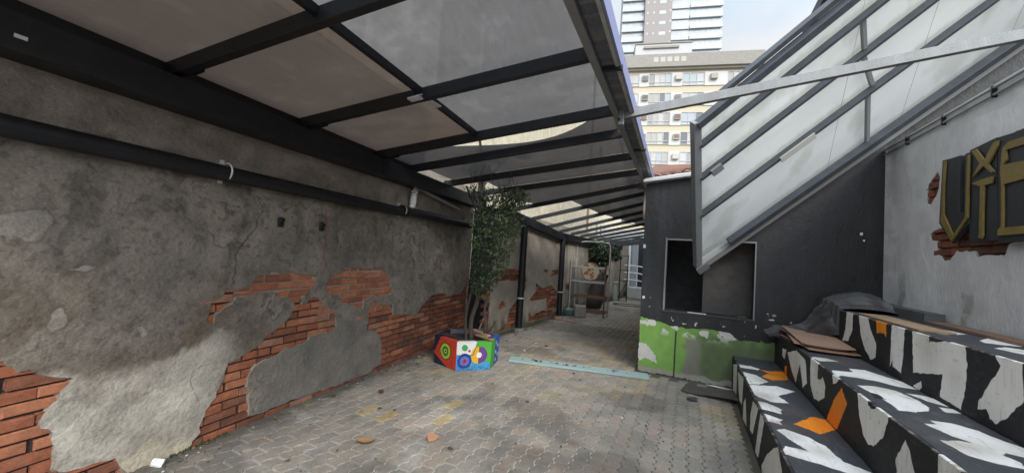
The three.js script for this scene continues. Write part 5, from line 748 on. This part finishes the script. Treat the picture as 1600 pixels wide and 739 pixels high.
{
  const w = kthing('neighbour_building', 'tall weathered concrete building wall with dark coping at the upper right', 'building', 6.7, 0, -16); const m = std([0.30, 0.29, 0.26], 0.95, { map: tex(256, 256, (x, y) => { const n = fbm(x * 4, y * 3, 5, 311), s = fbm(x * 22, y * 1.2, 4, 312); const k = 0.8 + 0.5 * (n - 0.5) - 0.35 * sstep(0.55, 0.75, s); return [k, k, k * 0.97]; }) });
  kpart('wall', uvm(bx(6.7, 16, 0, 15.9, -22, -0.3), 0.12), m, w); kpart('coping', bx(6.45, 16, 15.9, 16.5, -22.2, -0.2), std([0.05, 0.055, 0.065], 0.7), w); kpart('pilaster', [bx(6.55, 6.699, 0, 15.9, -16, -15.6), bx(6.55, 6.699, 0, 15.9, -9, -8.6)], std([0.16, 0.16, 0.15], 0.9), w);
}
// yellow flats
const winGlass = new THREE.MeshPhysicalMaterial({ color: lin(0.30, 0.33, 0.35), roughness: 0.15, metalness: 0.0 });
{
  const s = 1.167, w = thing('apartment_block', 'yellow apartment block with white window bands and a flat concrete parapet', 'building', [3.6 * s, 1.5 - 1.5 * s, -48 * s], 7.5 * Math.PI / 180); w.scale.setScalar(s);
  const yel = std([0.47, 0.41, 0.30], 0.9), wht = std([0.50, 0.49, 0.465], 0.9), conc = std([0.36, 0.335, 0.29], 0.92, { map: speck }), fr = std([0.42, 0.41, 0.39], 0.6), curt = std([0.42, 0.41, 0.39], 0.95), acm = std([0.30, 0.27, 0.235], 0.7), dark = std([0.10, 0.11, 0.115], 0.3);
  part('wall', bx(-8.6, 8.1, 0, 25.2, -10, 0), yel, w);
  part('parapet', [bx(-9.0, 8.5, 25.2, 26.75, -10.3, 0.62)], conc, w); part('soffit_band', bx(-8.8, 8.3, 24.95, 25.199, -10, 0.35), std([0.28, 0.26, 0.23], 0.9), w);
  part('parapet_slot', [0, 1, 2, 3, 4].map((k) => bx(-3.6 + k * 0.78, -3.05 + k * 0.78, 25.75, 26.35, 0.6205, 0.64)), std([0.42, 0.395, 0.35], 0.9), w);
  const pent = part('penthouse', bx(-5.7, 0.9, 26.75, 28.6, -7, -0.4), std([0.45, 0.44, 0.43], 0.9), w); part('ledge', [bx(-4.7, -0.6, 28.0, 28.25, -0.399, -0.2), bx(-5.75, 0.95, 28.601, 28.75, -7.05, -0.3)], conc, pent);
  const acm2 = std([0.40, 0.38, 0.35], 0.7), curts = [[0.42, 0.41, 0.39], [0.36, 0.345, 0.32], [0.45, 0.445, 0.44], [0.30, 0.29, 0.28]].map((c) => std(c, 0.95)), cols = [[-7.25, -5.1], [-3.95, -1.35], [-0.1, 2.35], [4.85, 6.2]], acs = [[-5.08, -3.97, -4.75], [-1.33, -0.12, -0.92], [2.37, 4.83, 2.95], [6.22, 8.0, 0]], r = rng(333);
  for (let f = 0; f < 9; f++) {
    const y1 = 24.55 - f * 2.41, y0 = y1 - 1.45;
    part('white_panel', bx(-8.6, -7.26, y0 - 0.08, y1 + 0.1, 0.001, 0.07), wht, w); for (const [a, b] of acs) part('white_panel', bx(a, b, y0 - 0.12, y1 + 0.1, 0.001, 0.10), wht, w);
    cols.forEach(([a, b], c) => {
      const n = c === 1 ? 4 : c === 3 ? 2 : 3, wn = part('window', [bx(a, b, y0 - 0.06, y0, 0.001, 0.12), bx(a, b, y1, y1 + 0.06, 0.001, 0.08), bx(a, b, y0 + 0.36, y0 + 0.42, 0.04, 0.08), ...Array.from({ length: n + 1 }, (_, k) => { const x = mix(a + 0.03, b - 0.03, k / n); return bx(x - 0.03, x + 0.03, y0, y1, 0.03, 0.08); })], fr, w);
      for (let k = 0; k < n; k++) { const x0 = mix(a + 0.03, b - 0.03, k / n) + 0.03, x1 = mix(a + 0.03, b - 0.03, (k + 1) / n) - 0.03, q = r(); part('pane', bx(x0, x1, y0, y1, 0.002, 0.02), q < 0.15 ? dark : q < 0.32 ? winGlass : curts[Math.floor(r() * 4)], wn); }
      if (acs[c][2] && r() < 0.9) { const x = acs[c][2] + (r() - 0.5) * 0.1, ac = part('air_conditioner', bx(x, x + 0.72, y0 + 0.62 - r() * 0.08, y0 + 1.2, 0.101, 0.3 + r() * 0.16), r() < 0.5 ? acm : acm2, w); part('grille', [0, 1, 2, 3].map((k) => bx(x + 0.05, x + 0.67, y0 + 0.68 + k * 0.13, y0 + 0.74 + k * 0.13, 0.401, 0.415)), k3(r() < 0.4), ac); }
    });
  }
  function k3(b) { return b ? std([0.25, 0.14, 0.10], 0.8) : dark; }
}
{ // white tower behind, distance haze put into its pale colours
  const w = thing('tower_block', 'tall white tower with glass balconies and a taupe central strip behind the yellow flats', 'building', [4.57, 0, -110], 7.5 * Math.PI / 180);
  const wh = std([0.46, 0.475, 0.48], 0.85), tau = std([0.30, 0.27, 0.255], 0.9), gl = std([0.43, 0.47, 0.475], 0.2), dk = std([0.40, 0.42, 0.425], 0.5), lt = std([0.48, 0.50, 0.505], 0.7);
  part('wall', bx(-13.2, 12.6, 0, 92, -18, 0), wh, w); part('central_strip', bx(-7.5, -0.3, 0, 92, 0.001, 1.4), tau, w);
  for (let f = 15; f < 30; f++) {
    const y = 0.6 + f * 3.02;
    for (const [a, b, z] of [[-13.6, -7.6, 0.6], [-0.2, 4.4, 0.4], [4.6, 13.0, 0.6]]) { const bal = part('balcony', [bx(a, b, y, y + 0.42, 0.001, z), bx(a, b, y + 1.36, y + 1.42, z - 0.08, z)], wh, w); part('balustrade', bx(a + 0.05, b - 0.05, y + 0.42, y + 1.35, z - 0.05, z - 0.01), gl, bal); const n = Math.round((b - a) / 1.5); part('glazing', Array.from({ length: n }, (_, k) => bx(a + 0.1 + k * (b - a) / n, a - 0.06 + (k + 1) * (b - a) / n, y + 0.45, y + 2.75, 0.002, 0.05)), f % 3 ? lt : dk, bal); if (a < 0 || f % 2) part('glazing', bx(a + (b - a) * 0.55, b - 0.3, y + 1.4, y + 2.7, 0.051, 0.09), dk, bal); }
    part('small_window', [bx(-6.95, -6.5, y + 1.3, y + 1.9, 1.401, 1.43)], dk, w); part('small_window', [bx(-5.3, -4.85, y + 1.3, y + 1.9, 1.401, 1.43)], dk, w); part('window', [bx(-3.6, -1.9, y + 1.1, y + 2.0, 1.401, 1.43)], f % 2 ? lt : dk, w); part('small_window', [bx(-0.95, -0.5, y + 1.7, y + 2.2, 1.401, 1.43)], dk, w);
  }
}
renderer.render(scene, camera);
